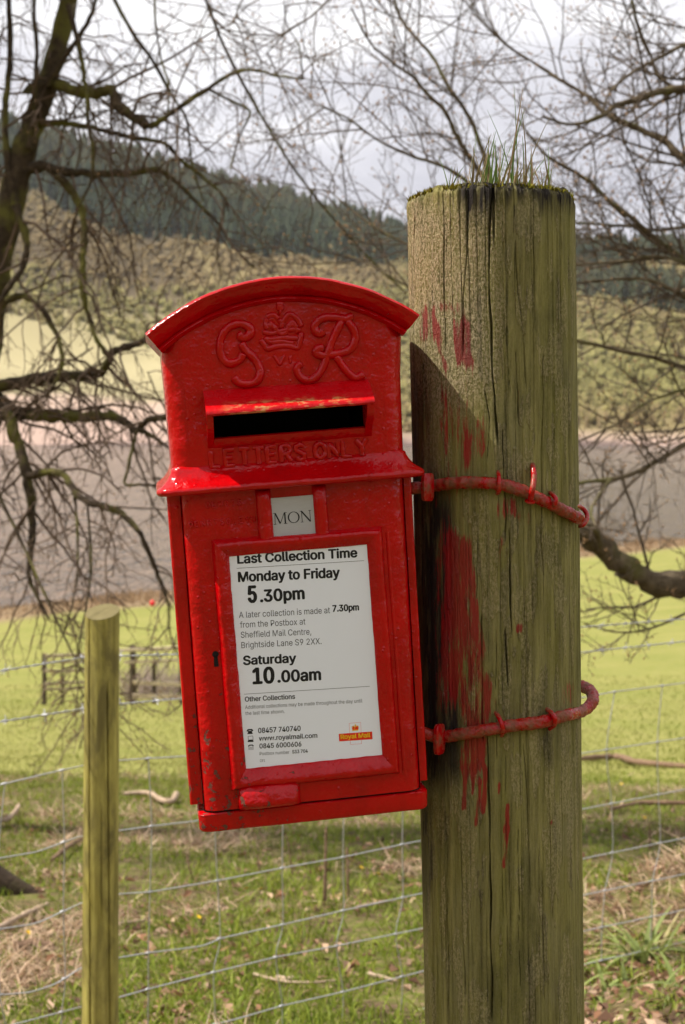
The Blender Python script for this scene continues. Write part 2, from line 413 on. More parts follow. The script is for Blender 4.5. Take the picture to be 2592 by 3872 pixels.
# far side of the valley: bank, pale pasture, woods climbing to the skyline
SKX = np.array([-2600, -900, 0, 330, 560, 900, 1200, 1545, 1800, 2180, 2592, 3400, 5000])
SKY_ = np.array([480, 400, 515, 600, 650, 740, 822, 915, 940, 955, 975, 1000, 1090])
D0, D1 = 570.0, 1350.0
def far_px(x, y): return 1296 + FPX * np.tan(np.clip(np.arctan2(x, y), -0.7, 0.7))
def far_z(x, y):
    px = far_px(x, y); y = np.hypot(x, y)
    sky_ang = (HORIZON - np.interp(px, SKX, SKY_)) / FPX
    top = 1.45 + sky_ang * D1
    t = np.clip((y - D0) / (D1 - D0), -0.2, 1.6)
    left = 1 - sstep(500, 1250, px)
    prof_l = np.interp(t, [-0.2, 0, 0.08, 0.30, 0.55, 1.0, 1.6], [-0.06, 0.0, 0.055, 0.19, 0.50, 1.0, 0.92])
    prof_r = np.interp(t, [-0.2, 0, 0.05, 0.30, 0.60, 1.0, 1.6], [-0.06, 0.0, 0.06, 0.28, 0.66, 1.0, 0.92])
    pr = prof_l * left + prof_r * (1 - left)
    q = np.stack([x, y], -1).reshape(-1, 2)
    return LAKE_Z + pr * (top - LAKE_Z) + 5 * fbm(q * 0.012, 3, 9).reshape(np.shape(x)) * sstep(0.05, 0.3, t)
def mat_far():
    t = NT('far valley side', 1.0, 0.0); p = t.coord()
    z = t.attr('band')
    n = t.noise(p, 0.02, 5, 0.6)
    zz = t.math('ADD', z, t.math('MULTIPLY', t.math('SUBTRACT', n, 0.5), 0.10))
    col = t.ramp(zz, [(0.0, (0.13, 0.095, 0.085)), (0.015, (0.40, 0.29, 0.24)), (0.10, (0.43, 0.32, 0.25)), (0.125, (0.30, 0.26, 0.15)), (0.20, (0.38, 0.33, 0.19)), (0.36, (0.33, 0.285, 0.155)), (0.42, (0.11, 0.085, 0.055)), (1.0, (0.10, 0.085, 0.05))])
    wood = t.mix(n, (0.22, 0.185, 0.085), (0.19, 0.145, 0.075))
    return t.done(t.mix(t.attr('wooded'), col, wood))
def build_far():
    rs = np.linspace(540, 1425, 80); az = np.concatenate([np.linspace(-1.9, -0.42, 40), np.linspace(-0.40, 0.40, 150), np.linspace(0.42, 1.9, 40)])  # side arcs lie out of view, added to block low sky light
    RR, AZ = np.meshgrid(rs, az, indexing='ij'); X = RR * np.sin(AZ); Y = RR * np.cos(AZ)
    Z = far_z(X, Y); V = np.stack([X, Y, Z], -1).reshape(-1, 3)
    n, m = X.shape; idx = np.arange(n * m).reshape(n, m)
    F = np.stack([idx[:-1, :-1], idx[:-1, 1:], idx[1:, 1:], idx[1:, :-1]], -1).reshape(-1, 4)
    o = mesh_obj('hills', V, F, mat_far()); tag(o, kind='structure')
    px = far_px(X, Y); Y = RR
    fattr(o, 'band', ((Y - D0) / (D1 - D0)).ravel()); fattr(o, 'wooded', (sstep(620, 860, px + 60 * fbm(V[:, :2] * 0.01, 3, 2).reshape(X.shape)) * sstep(0.01, 0.03, (Y - D0) / (D1 - D0))).ravel())
build_far()

# woods: crowns of many far trees, each crown its own little cluster of faceted foliage
def crown_cluster(kind, k):
    r = np.random.default_rng(100 + k)
    V, F = [], []
    if kind == 'conifer':
        n = 0
        for j in range(5):
            z0 = 0.10 + j * 0.19; rad = 0.20 * (1 - j / 5.6); sides = 7
            for i in range(sides):
                a = 2 * math.pi * i / sides + r.uniform(0, 0.5); rr = rad * r.uniform(0.7, 1.15)
                V.append((math.cos(a) * rr, math.sin(a) * rr, z0 + r.uniform(-0.03, 0.03)))
            V.append((0, 0, min(1.0, z0 + 0.30)))
            F += [(n + i, n + (i + 1) % sides, n + sides) for i in range(sides)]; n += sides + 1
    else:
        n = 0
        for j in range(5):
            c = np.array([r.normal(0, 0.16), r.normal(0, 0.16), r.uniform(0.30, 0.80)]); rad = r.uniform(0.16, 0.28)
            for i in range(6):
                a = 2 * math.pi * i / 6; V.append(tuple(c + rad * np.array([math.cos(a), math.sin(a), r.uniform(-0.35, 0.35)]) * r.uniform(0.7, 1.2)))
            V.append(tuple(c + (0, 0, rad * r.uniform(0.9, 1.5)))); V.append(tuple(c - (0, 0, rad)))
            F += [(n + i, n + (i + 1) % 6, n + 6) for i in range(6)] + [(n + (i + 1) % 6, n + i, n + 7) for i in range(6)]; n += 8
    return np.array(V), np.array(F)
def build_wood(name, label, kind, pts, hgt, cols, seed):
    r = np.random.default_rng(seed)
    cl = [crown_cluster('conifer' if (kind == 'broad' and k != 0 and k != 3) else kind, k) for k in range(6)]
    VV, FF, CC, n = [], [], [], 0
    pts = np.array(pts); zt = far_z(pts[:, 0], pts[:, 1]); drift = fbm(pts * 0.007, 3, 77 + seed)
    for it, (x, y) in enumerate(pts):
        V, F = cl[r.integers(6)]
        h = hgt * r.uniform(0.6, 1.25); w = h * r.uniform(0.9, 1.3)
        a = r.uniform(0, 6.28); ca, sa = math.cos(a), math.sin(a)
        q = np.stack([(V[:, 0] * ca - V[:, 1] * sa) * w + x, (V[:, 0] * sa + V[:, 1] * ca) * w + y, V[:, 2] * h - (0.05 if kind == 'conifer' else 0.40) * h], -1)
        q[:, 2] += zt[it]
        ci = int(np.clip((drift[it] * 1.5 + 0.5 + r.normal(0, 0.16)) * len(cols), 0, len(cols) - 1)); c = np.array(cols[ci]) * r.uniform(0.85, 1.15)
        VV.append(q); FF.append(F + n); n += len(q); CC.append(np.repeat(c[None], len(q), 0))
    o = mesh_obj(name, np.concatenate(VV), np.concatenate(FF), WOODM, smooth=True)
    cattr(o, 'tint', np.concatenate(CC)); tag(o, label, 'woodland', kind='stuff')
def scatter_far(n, seed, test):
    r = np.random.default_rng(seed); out = []
    while len(out) < n:
        y = r.uniform(D0 + 10, D1 + 60, 4000); s = r.uniform(-0.34, 0.34, 4000); x = y * s
        px = 1296 + FPX * s; t = (y - D0) / (D1 - D0)
        nz = fbm(np.stack([x, y], -1) * 0.006, 3, 21)
        ok = test(px, t, nz)
        out += list(zip(x[ok], y[ok]))
    return out[:n]
def c_test(px, t, nz):
    lim = np.interp(px, [-1500, 300, 600, 1000, 1500, 2200, 2592, 4000], [0.80, 0.70, 0.60, 0.56, 0.66, 0.84, 0.84, 0.8])
    patch = (px > 2100) & (np.abs(t - 0.55 + (px - 2200) * 0.00022) < 0.07)
    return ((t + 0.26 * nz > lim) | patch)
def d_test(px, t, nz): 
    wooded = px + 120 * nz > np.interp(t, [0.3, 0.42], [720, -3000])
    return wooded & ~c_test(px, t, nz) & (t > 0.02)
build_wood('conifer_wood', 'dark blue green conifer plantation along the top of the far hill', 'conifer', scatter_far(5200, 1, c_test), 17, [(0.034, 0.044, 0.025), (0.046, 0.056, 0.032), (0.058, 0.060, 0.032)], 5)
build_wood('larch_wood', 'pale yellow green and brown spring woods on the far hillside', 'broad', scatter_far(13000, 2, d_test), 7.6, [(0.20, 0.15, 0.075), (0.22, 0.172, 0.08), (0.225, 0.187, 0.08), (0.22, 0.192, 0.076), (0.235, 0.205, 0.082), (0.205, 0.187, 0.07)], 6)

# ------------------------------------------------------------------ the big wooden post
PD = 1.53
_pt, _pb = P(1857, 735, PD), P(1907, 3872, PD)
AX = (_pb - _pt); AX = AX / AX[2]                          # axis per metre of z
POST_TOP = _pt[2]
def post_c(z): return _pt[:2] + AX[:2] * (z - _pt[2])
def post_r(z): return 0.0816 + 0.0016 * sstep(0.9, 1.6, z)
def build_post():
    root = empty('wooden_post', (*post_c(0.0), 0.0), 'thick round weathered timber post with cracks, lichen and smeared red paint', 'post')
    th = np.concatenate([np.linspace(-1.72, 1.72, 500), np.linspace(1.77, 2 * math.pi - 1.77, 50)])     # 0 faces the camera (-y)
    zs = np.concatenate([np.linspace(-0.3, 0.78, 30), np.linspace(0.784, POST_TOP, 480)])
    TH, Z = np.meshgrid(th, zs)
    q = np.stack([np.sin(TH) * 0.09, -np.cos(TH) * 0.09, Z], -1).reshape(-1, 3)
    rad = post_r(Z)
    rad = rad + 0.0011 * fbm(np.stack([TH.ravel() * 1.3, Z.ravel() * 2.2], -1), 3, 31).reshape(Z.shape)
    rad = rad + 0.0006 * fbm(np.stack([TH.ravel() * 28, Z.ravel() * 3.2], -1), 4, 32).reshape(Z.shape)
    top = sstep(POST_TOP - 0.05, POST_TOP, Z)
    rad = rad + top * 0.0022 * fbm(np.stack([TH.ravel() * 22, Z.ravel() * 9], -1), 3, 33).reshape(Z.shape)
    # px of every surface point in the photograph frame, to carry the measured cracks and paint over
    C = post_c(Z.ravel()) if False else (_pt[:2] + AX[:2] * (Z.ravel()[:, None] - _pt[2]))
    X3 = C[:, 0] + np.sin(TH.ravel()) * rad.ravel(); Y3 = C[:, 1] - np.cos(TH.ravel()) * rad.ravel(); Z3 = Z.ravel()
    dv = np.stack([X3, Y3, Z3 - CAM[2]], -1)
    fwd = dv[:, 1] * math.cos(PITCH) - dv[:, 2] * math.sin(PITCH); up = dv[:, 1] * math.sin(PITCH) + dv[:, 2] * math.cos(PITCH)
    PX = (1296 + FPX * dv[:, 0] / fwd).reshape(Z.shape); PY_ = (1936 - FPX * up / fwd).reshape(Z.shape)
    front = np.cos(TH) > 0.0
    cracks = [  # polyline in photograph measure, width (mm), depth (mm)
        ([(1864, 690), (1852, 860), (1850, 1000), (1856, 1200), (1864, 1390), (1873, 1560), (1886, 1690)], 1.7, 9),
        ([(1867, 700), (1868, 930)], 2.4, 7),
        ([(1676, 705), (1680, 900), (1681, 1150), (1690, 1330)], 0.9, 6),
        ([(1760, 690), (1764, 800), (1769, 960), (1752, 1120), (1756, 1350)], 1.0, 5), ([(1568, 820), (1566, 990), (1572, 1150)], 0.9, 6),
        ([(2016, 715), (2020, 1000), (2026, 1300)], 0.8, 5), ([(2072, 760), (2074, 1100)], 0.5, 3), ([(2120, 740), (2123, 1060), (2120, 1300)], 0.6, 3.5),
        ([(1944, 705), (1948, 900), (1962, 1120), (1984, 1300), (1990, 1480)], 0.6, 4), ([(1912, 860), (1916, 1250), (1930, 1500)], 0.45, 3),
        ([(1952, 1340), (1958, 1480), (1964, 1620)], 1.0, 5), ([(1834, 1480), (1852, 1580), (1842, 1760)], 0.7, 4), ([(2056, 1360), (2050, 1700), (2048, 2050), (2058, 2200)], 0.8, 5),
        ([(1902, 1640), (1906, 1800), (1916, 1950), (1912, 2060)], 0.9, 5), ([(1928, 2010), (1932, 2260), (1934, 2420)], 1.6, 8),
        ([(1910, 2390), (1918, 2500), (1922, 2620)], 1.2, 6), ([(1820, 2340), (1824, 2560), (1826, 2820)], 0.9, 5), ([(1842, 2800), (1848, 2960), (1852, 3150), (1856, 3420), (1862, 3872)], 1.7, 8),
        ([(1876, 2400), (1878, 2900)], 0.5, 3), ([(2000, 2450), (1996, 2560)], 0.6, 3), ([(1980, 2830), (1998, 3060), (2006, 3400)], 0.7, 4), ([(1910, 2860), (1916, 3200)], 0.5, 3),
        ([(2074, 2860), (2080, 3100), (2090, 3500)], 0.6, 3.5), ([(2124, 2900), (2128, 3300)], 0.5, 3), ([(1740, 3050), (1748, 3400), (1760, 3800)], 0.7, 4), ([(1690, 3150), (1700, 3872)], 0.6, 3.5),
        ([(1640, 3200), (1648, 3600)], 0.5, 3), ([(1806, 2050), (1802, 2300)], 0.5, 3), ([(2150, 1500), (2156, 2100)], 0.5, 3), ([(2160, 2350), (2166, 2900)], 0.5, 3), ([(1960, 3150), (1968, 3750)], 0.5, 3), ([(2050, 3300), (2062, 3800)], 0.6, 4)]
    mmpx = 1000 * PD / FPX * 0.955
    groove = np.zeros_like(Z)
    wig = 1.6 * vnoise(np.stack([Z.ravel() * 60, Z.ravel() * 0 + 3], -1), 41).reshape(Z.shape)
    for k, (pl, wmm, dmm) in enumerate(cracks):
        pl = np.array(pl, dtype=float)
        xc = np.interp(PY_, pl[:, 1], pl[:, 0]) + wig + 1.0 * np.sin(PY_ / 47.0 + k)
        inside = sstep(pl[0, 1] - 25, pl[0, 1] + 10, PY_) * (1 - sstep(pl[-1, 1] - 60, pl[-1, 1] + 5, PY_))
        d = np.abs(PX - xc) * mmpx
        w = 0.6 * wmm * (0.45 + 0.55 * inside) * (0.75 + 0.35 * np.sin(PY_ / 61.0 + 2 * k))
        groove = np.maximum(groove, inside * front * dmm * np.clip(1.25 - d / np.maximum(w, 0.2), 0, 1))
    # many hairline checks
    for k in range(120):
        t0 = rng.uniform(-1.5, 1.5); z0 = rng.uniform(0.75, POST_TOP); L = rng.uniform(0.05, 0.22)
        ins = np.clip(1 - np.abs(Z - z0) / L, 0, 1); d = np.abs(TH - t0 - 0.004 * np.sin(Z * 50 + k)) * 82
        groove = np.maximum(groove, np.clip(ins * 2, 0, 1) * 1.6 * np.clip(1 - d / 0.45, 0, 1))
    rad = rad - groove / 1000.0
    # worn shoulder along the top rim
    ZT = Z - sstep(POST_TOP - 0.004, POST_TOP, Z) * 0.0
    rim = sstep(POST_TOP - 0.010, POST_TOP, Z)
    rad = rad - 0.004 * rim ** 2
    lop = 0.0055 * np.sin(TH - 1.2) * 0.0 + 0.003 * fbm(np.stack([TH.ravel() * 5, TH.ravel() * 0 + 2], -1), 3, 44).reshape(Z.shape) - 0.006 * np.clip(np.abs(TH) - 0.75, 0, 1) * front
    Zs = Z + lop * sstep(POST_TOP - 0.05, POST_TOP, Z)
    V = np.stack([(_pt[0] + AX[0] * (Z - _pt[2])) + np.sin(TH) * rad, (_pt[1] + AX[1] * (Z - _pt[2])) - np.cos(TH) * rad, Zs], -1)
    n, m = Z.shape; idx = np.arange(n * m).reshape(n, m)
    a, b = idx[:-1], idx[1:]
    F = np.stack([a, np.roll(a, -1, 1), np.roll(b, -1, 1), b], -1).reshape(-1, 4)
    base = np.array([*post_c(0.0), 0.0])
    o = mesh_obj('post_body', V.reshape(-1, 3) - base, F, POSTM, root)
    def blob(x, y, sx, sy, a=1.0): return a * np.exp(-((PX - x) / sx) ** 2 - ((PY_ - y) / sy) ** 2)
    nz = fbm(np.stack([TH.ravel() * 9, Z.ravel() * 22], -1), 4, 51).reshape(Z.shape)
    nv = fbm(np.stack([TH.ravel() * 16, Z.ravel() * 5], -1), 4, 52).reshape(Z.shape)
    def soft(d): return np.clip(d, 0, 1)
    def zone(x0, x1, y0, y1, e=25, ey=60): return sstep(x0 - e, x0 + e, PX) * (1 - sstep(x1 - e, x1 + e, PX)) * sstep(y0 - ey, y0 + ey, PY_) * (1 - sstep(y1 - ey, y1 + ey, PY_))
    paint = 0.62 * zone(1585, 1650, 1150, 1300, 18, 40) + 0.78 * zone(1712, 1785, 1190, 1390, 16, 40) * (PX > 1700 + (PY_ - 1190) * 0.15) + 0.55 * zone(1650, 1760, 1135, 1185, 25, 22) + 0.45 * zone(1780, 1795, 1340, 1420, 10, 30)
    drip = np.interp(PY_, [1200, 1330, 1400], [1652, 1668, 1690]); paint += 0.75 * np.exp(-((PX - drip) / 14) ** 2) * sstep(1180, 1240, PY_) * (1 - sstep(1390, 1420, PY_))
    paint += 0.5 * zone(1690, 1780, 1450, 1700) + 0.42 * zone(1770, 1850, 1560, 1760) + 0.3 * zone(1930, 1975, 1330, 1520) + 0.5 * zone(1740, 1780, 1690, 1800)
    paint += 0.46 * zone(1660, 1760, 1380, 1900) * (nv > -0.05)
    paint += 0.62 * zone(1895, 1955, 1870, 1960, 25, 25) + 0.4 * zone(1960, 2030, 1930, 2010, 25, 30)
    xr = np.interp(PY_, [1900, 2000, 2150, 2300, 2450, 2600, 2720, 2850, 3050], [1765, 1785, 1797, 1812, 1845, 1856, 1848, 1842, 1828])
    xl = np.interp(PY_, [1900, 2100, 2300, 2500, 2600, 2750, 2900, 3050], [1715, 1705, 1700, 1690, 1720, 1770, 1740, 1750])
    big = sstep(xl - 35, xl + 12, PX) * (1 - sstep(xr - 14, xr + 14, PX)) * sstep(1960, 2060, PY_) * (1 - sstep(2880, 2980, PY_))
    paint += 0.70 * big + 0.50 * zone(1640, 1720, 1900, 2700, 30, 80)
    for (x, y0, y1, w) in [(1752, 2900, 3070, 10), (1804, 2950, 3130, 11), (1828, 2900, 3080, 8), (1785, 2900, 3010, 9), (1915, 3040, 3150, 10), (1908, 3130, 3290, 13), (1886, 2960, 3010, 7), (1962, 2360, 2400, 16), (2085, 3100, 3125, 8)]:
        paint += 0.85 * np.exp(-((PX - x - (y1 - PY_) * 0.06) / w) ** 2) * sstep(y0 - 20, y0 + 10, PY_) * (1 - sstep(y1 - 15, y1 + 8, PY_))
    paint += 0.45 * zone(1830, 1880, 2560, 2720) + 0.40 * zone(1900, 1970, 2790, 2850, 25, 25) + 0.42 * zone(2120, 2190, 2570, 2680, 25, 30)
    paint += 0.35 * zone(1850, 1900, 1880, 2400) * (nv > 0.2)
    fattr(o, 'paint', (np.clip(paint, 0, 0.8) * front).ravel())
    bare = 0.42 * zone(1845, 1880, 2460, 2620, 16, 50) + 0.42 * zone(1738, 1768, 2300, 2420, 14, 50) + 0.42 * zone(1860, 1885, 2860, 2950, 12, 25) + 0.5 * zone(1815, 1835, 2190, 2260, 8, 20) + 0.7 * zone(1672, 1692, 2600, 2640, 8, 15)
    fattr(o, 'bare', (bare * front).ravel())
    damp_shade = 0.55 * zone(1540, 1640, 1400, 1900, 40, 120) + 1.0 * zone(1590, 1715, 1850, 2750, 30, 120) + 0.9 * zone(1620, 1745, 2600, 2960, 25, 70) + 0.6 * zone(1560, 1640, 2800, 3400, 40, 120)
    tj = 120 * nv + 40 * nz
    damp_shade += 0.95 * np.clip(1.2 - (PY_ - 690 + tj) / 75, 0, 1) * sstep(1700, 1790, PX) + 0.85 * zone(1745, 1890, 600, 820, 30, 70) * (nv > -0.25) + 0.6 * zone(2050, 2180, 600, 800, 40, 60) * (nv > -0.1) + 0.55 * zone(2060, 2110, 2750, 2900, 20, 40)
    damp_shade += 0.35 * (nv > 0.25) * (nz > 0.1)
    fattr(o, 'damp_shade', (np.clip(damp_shade, 0, 1) * front).ravel())
    lich = sstep(-0.2, -0.9, TH) * sstep(1600, 1350, PY_) if False else (1 - sstep(1780, 1960, PX)) * (1 - sstep(1380, 1640, PY_)) * sstep(700, 860, PY_)
    lich = np.clip(lich + 0.35 * (nz > 0.1) + 0.08, 0, 1)
    fattr(o, 'lichen', lich.ravel())  # lichen cover that also carries sunlight painted into the wood colour
    # end grain cap
    t2 = np.linspace(0, 2 * math.pi, 96, endpoint=False)
    MV, MF = [], []
    for j, f in enumerate([0.99, 0.8, 0.5, 0.2]):
        for a in t2:
            r_ = 0.0795 * f
            MV.append((np.sin(a) * r_, -np.cos(a) * r_, POST_TOP + AX[2] * 0 - 0.003 + 0.003 * (1 - f)))
    k = len(t2)
    for j in range(3):
        for i in range(k): MF.append((j * k + i, j * k + (i + 1) % k, (j + 1) * k + (i + 1) % k, (j + 1) * k + i))
    MF.append(tuple(3 * k + i for i in range(k)))
    MV = np.array(MV); MV[:, :2] += post_c(POST_TOP); MV -= base
    tt = NT('mossy end grain', 0.95, 0.1); cc = tt.coord()
    capm = tt.done(tt.mix(tt.noise(cc, 90, 4), (0.05, 0.035, 0.02), (0.13, 0.12, 0.03)), tt.bump(tt.noise(cc, 300, 3), 0.003))
    mesh_obj('end_grain', MV, MF, capm, root)
    # moss cushions along the rim
    mt = mat_vcol('moss', 0.95, 0.05)
    MV, MF, MC, nn = [], [], [], 0
    for i in range(2600):
        a = rng.uniform(-math.pi, math.pi)
        w = (0.9 if (-1.5 < a < -0.45 or 0.75 < a < 1.7) else 0.35)
        if rng.random() > w: continue
        r_ = 0.0815 - abs(rng.normal(0, 0.006)) ; h = rng.uniform(0.001, 0.0035)
        zt = POST_TOP - 0.006 * max(0, min(1, abs(a) - 0.75)) - 0.0015
        c = np.array([*post_c(POST_TOP), zt]) - base + np.array([math.sin(a) * r_, -math.cos(a) * r_, 0])
        tip = c + np.array([rng.normal(0, 0.0018), rng.normal(0, 0.0018), h]); e = rng.uniform(0, 6.28); w_ = 0.0012
        d = np.array([math.cos(e) * w_, math.sin(e) * w_, 0])
        MV += [c - d - (0, 0, 0.003), c + d - (0, 0, 0.003), tip]; MF.append((nn, nn + 1, nn + 2)); nn += 3
        g = rng.uniform(0.6, 1.3); MC += [np.array([0.19, 0.17, 0.022]) * g] * 3
    o = mesh_obj('moss', MV, np.array(MF), mt, root, smooth=False); cattr(o, 'tint', MC); tag(o, kind='stuff')
build_post()

def grass_tuft():
    MV, MF, MC, nn = [], [], [], 0
    top = np.array([*post_c(POST_TOP), POST_TOP])
    spec = []
    for i in range(260):
        x = rng.normal(1890, 95); spec.append((np.clip(x, 1690, 2075), abs(rng.normal(0, 1)) * 62 + 25))
    for x, hgt in [(1962, 330), (1975, 300), (1955, 285), (1968, 265), (1905, 300), (1880, 275), (1845, 225), (1925, 240), (1790, 205), (1808, 175), (1745, 120), (1712, 115), (1783, 170), (1818, 210), (1938, 250), (1945, 200), (1990, 190), (2020, 150), (1900, 190), (1860, 180), (1985, 160), (1772, 130)]: spec.append((x, hgt))
    for x, hp in spec:
        L = 1.3 * hp * PD / FPX; yoff = rng.uniform(-0.05, 0.05)
        b = P(x + rng.normal(0, 6), 690, PD)
        b = np.array([b[0], PD + yoff, POST_TOP - 0.003])
        if np.hypot(b[0] - top[0], b[1] - top[1]) > 0.076: continue
        lean = np.array([rng.normal(0.10, 0.16 if hp > 120 else 0.3), rng.normal(0, 0.15), 1.0]); lean /= np.linalg.norm(lean)
        bend = np.array([rng.normal(0, 0.12), rng.normal(0, 0.12), -0.05]) * L
        w = rng.uniform(0.0007, 0.0012) * (1.5 if hp > 120 else 1.0); e = rng.uniform(0, 3.14); d = np.array([math.cos(e), math.sin(e) * 0.4, 0]) * w
        dry = rng.random() < (0.45 if hp < 110 else 0.2)
        c0 = np.array([0.38, 0.27, 0.14]) if dry else np.array([0.13, 0.20, 0.045])
        if not dry and rng.random() < 0.3: c0 = np.array([0.20, 0.15, 0.06])
        for k in range(5):
            t = k / 4; p = b + lean * L * t + bend * t * t
            MV += [p - d * (1 - t * 0.85), p + d * (1 - t * 0.85)]; MC += [c0 * (0.8 + 0.4 * t)] * 2
            if k: MF.append((nn + 2 * k - 2, nn + 2 * k - 1, nn + 2 * k + 1, nn + 2 * k))
        nn += 10
    # two bleached blades lying over the rim
    o = mesh_obj('grass_tuft', np.array(MV) - top, np.array(MF), BLADE, smooth=False, loc=top)
    cattr(o, 'tint', MC); tag(o, 'tuft of thin green and dry grass growing on top of the round post', 'grass tuft')
grass_tuft()

# ------------------------------------------------------------------ the post box
BC = P(1110, 2100, 1.40)
_th, _ro = R(7.0), R(4.3)
BN = np.array([math.sin(_th), -math.cos(_th), 0.0]); _r0 = np.array([math.cos(_th), math.sin(_th), 0.0]); _u0 = np.array([0, 0, 1.0])
BU = _r0 * math.cos(_ro) + _u0 * math.sin(_ro); BV = -_r0 * math.sin(_ro) + _u0 * math.cos(_ro)
BASE = BC - BV * 0.252
def uv(x, y, w=0.0):                           # picture point -> place on the box front (mm); w = mm proud of it
    r = ray(x, y); q0 = BC + BN * w / 1000
    t = ((q0 - CAM) @ BN) / (r @ BN); q = CAM + r * t - BC
    return np.array([q @ BU * 1000, q @ BV * 1000])
def L(u, v, w): return np.stack(np.broadcast_arrays(np.asarray(u, dtype=float) / 1000, -np.asarray(w, dtype=float) / 1000, (np.asarray(v, dtype=float) + 252) / 1000), -1)
box = empty('post_box', BASE, 'red cast iron wall post box with arched top, strapped leaning to the timber post', 'post box')
box.rotation_euler = Matrix((BU, -BN, BV)).transposed().to_euler()

def rr_section(uL, uR, wF, wB, r, k=7):
    pts = []
    for (cu, cw, a0) in [(uR - r, wF - r, 90), (uL + r, wF - r, 180)]:   # front corners only; back stays square
        for i in range(k + 1):
            a = R(a0 + (-90 if a0 == 90 else 0)) if False else None
    for i in range(k + 1):
        a = R(0 + 90 * i / k); pts.append((uR - r + r * math.cos(a), wF - r + r * math.sin(a)))
    for i in range(1, 12):
        t = i / 12; pts.append(((uR - r) * (1 - t) + (uL + r) * t, wF))
    for i in range(k + 1):
        a = R(90 + 90 * i / k); pts.append((uL + r + r * math.cos(a), wF - r + r * math.sin(a)))
    pts += [(uL, (wF + wB) / 2), (uL, wB), (uR, wB), (uR, (wF + wB) / 2)]
    return np.array(pts)
def loft(name, secs, mat, parent, wob=0.25, sharp=38, cap=True):
    rows = []
    for (v, s) in secs:
        rows.append(L(s[:, 0], np.full(len(s), v), s[:, 1]))
    A = np.array(rows); n, m = A.shape[:2]
    fl = A.reshape(-1, 3)
    if wob:
        for a in range(3): fl[:, a] += wob / 1000 * fbm(fl * 70 + 9 * a, 3, 60 + a)
    idx = np.arange(n * m).reshape(n, m); a, b = idx[:-1], idx[1:]
    F = [tuple(f) for f in np.stack([a, np.roll(a, -1, 1), np.roll(b, -1, 1), b], -1).reshape(-1, 4)]
    if cap: F += [tuple(idx[0][::-1]), tuple(idx[-1])]
    return mesh_obj(name, fl, F, mat, parent, True, sharp)
def steps(v0, v1, dv=6): return np.linspace(v0, v1, max(2, int(abs(v1 - v0) / dv) + 1))

# rear casing with its narrow side flanges, then the door block standing proud of it
def casing_l(v): return np.interp(v, [-232, 66], [-113.5, -111.5])
def casing_r(v): return np.interp(v, [-232, 66], [113.5, 118.5])
loft('rear_casing', [(v, rr_section(casing_l(v), casing_r(v), -17, -150, 3)) for v in steps(-228, 66)], RED, box)
door = loft('door', [(v, rr_section(casing_l(v) + 12.0, casing_r(v) - 9, 0, -18, 15)) for v in steps(-232, 65)], REDW, box, 0.35)
# bottom tray
loft('bottom_plate', [(v, rr_section(-107 - c, 110.5 + c, -1.0 + c, -150, 9)) for v, c in [(-252, -2.6), (-251, -1.0), (-249, -0.2), (-244, 0), (-239, 0.2), (-235.2, 0.2), (-234.2, -0.8)]], RED, box, 0.5)
loft('seam', [(v, rr_section(-102, 105, -5, -148, 12)) for v in (-235, -231)], BLACKM, box, 0)

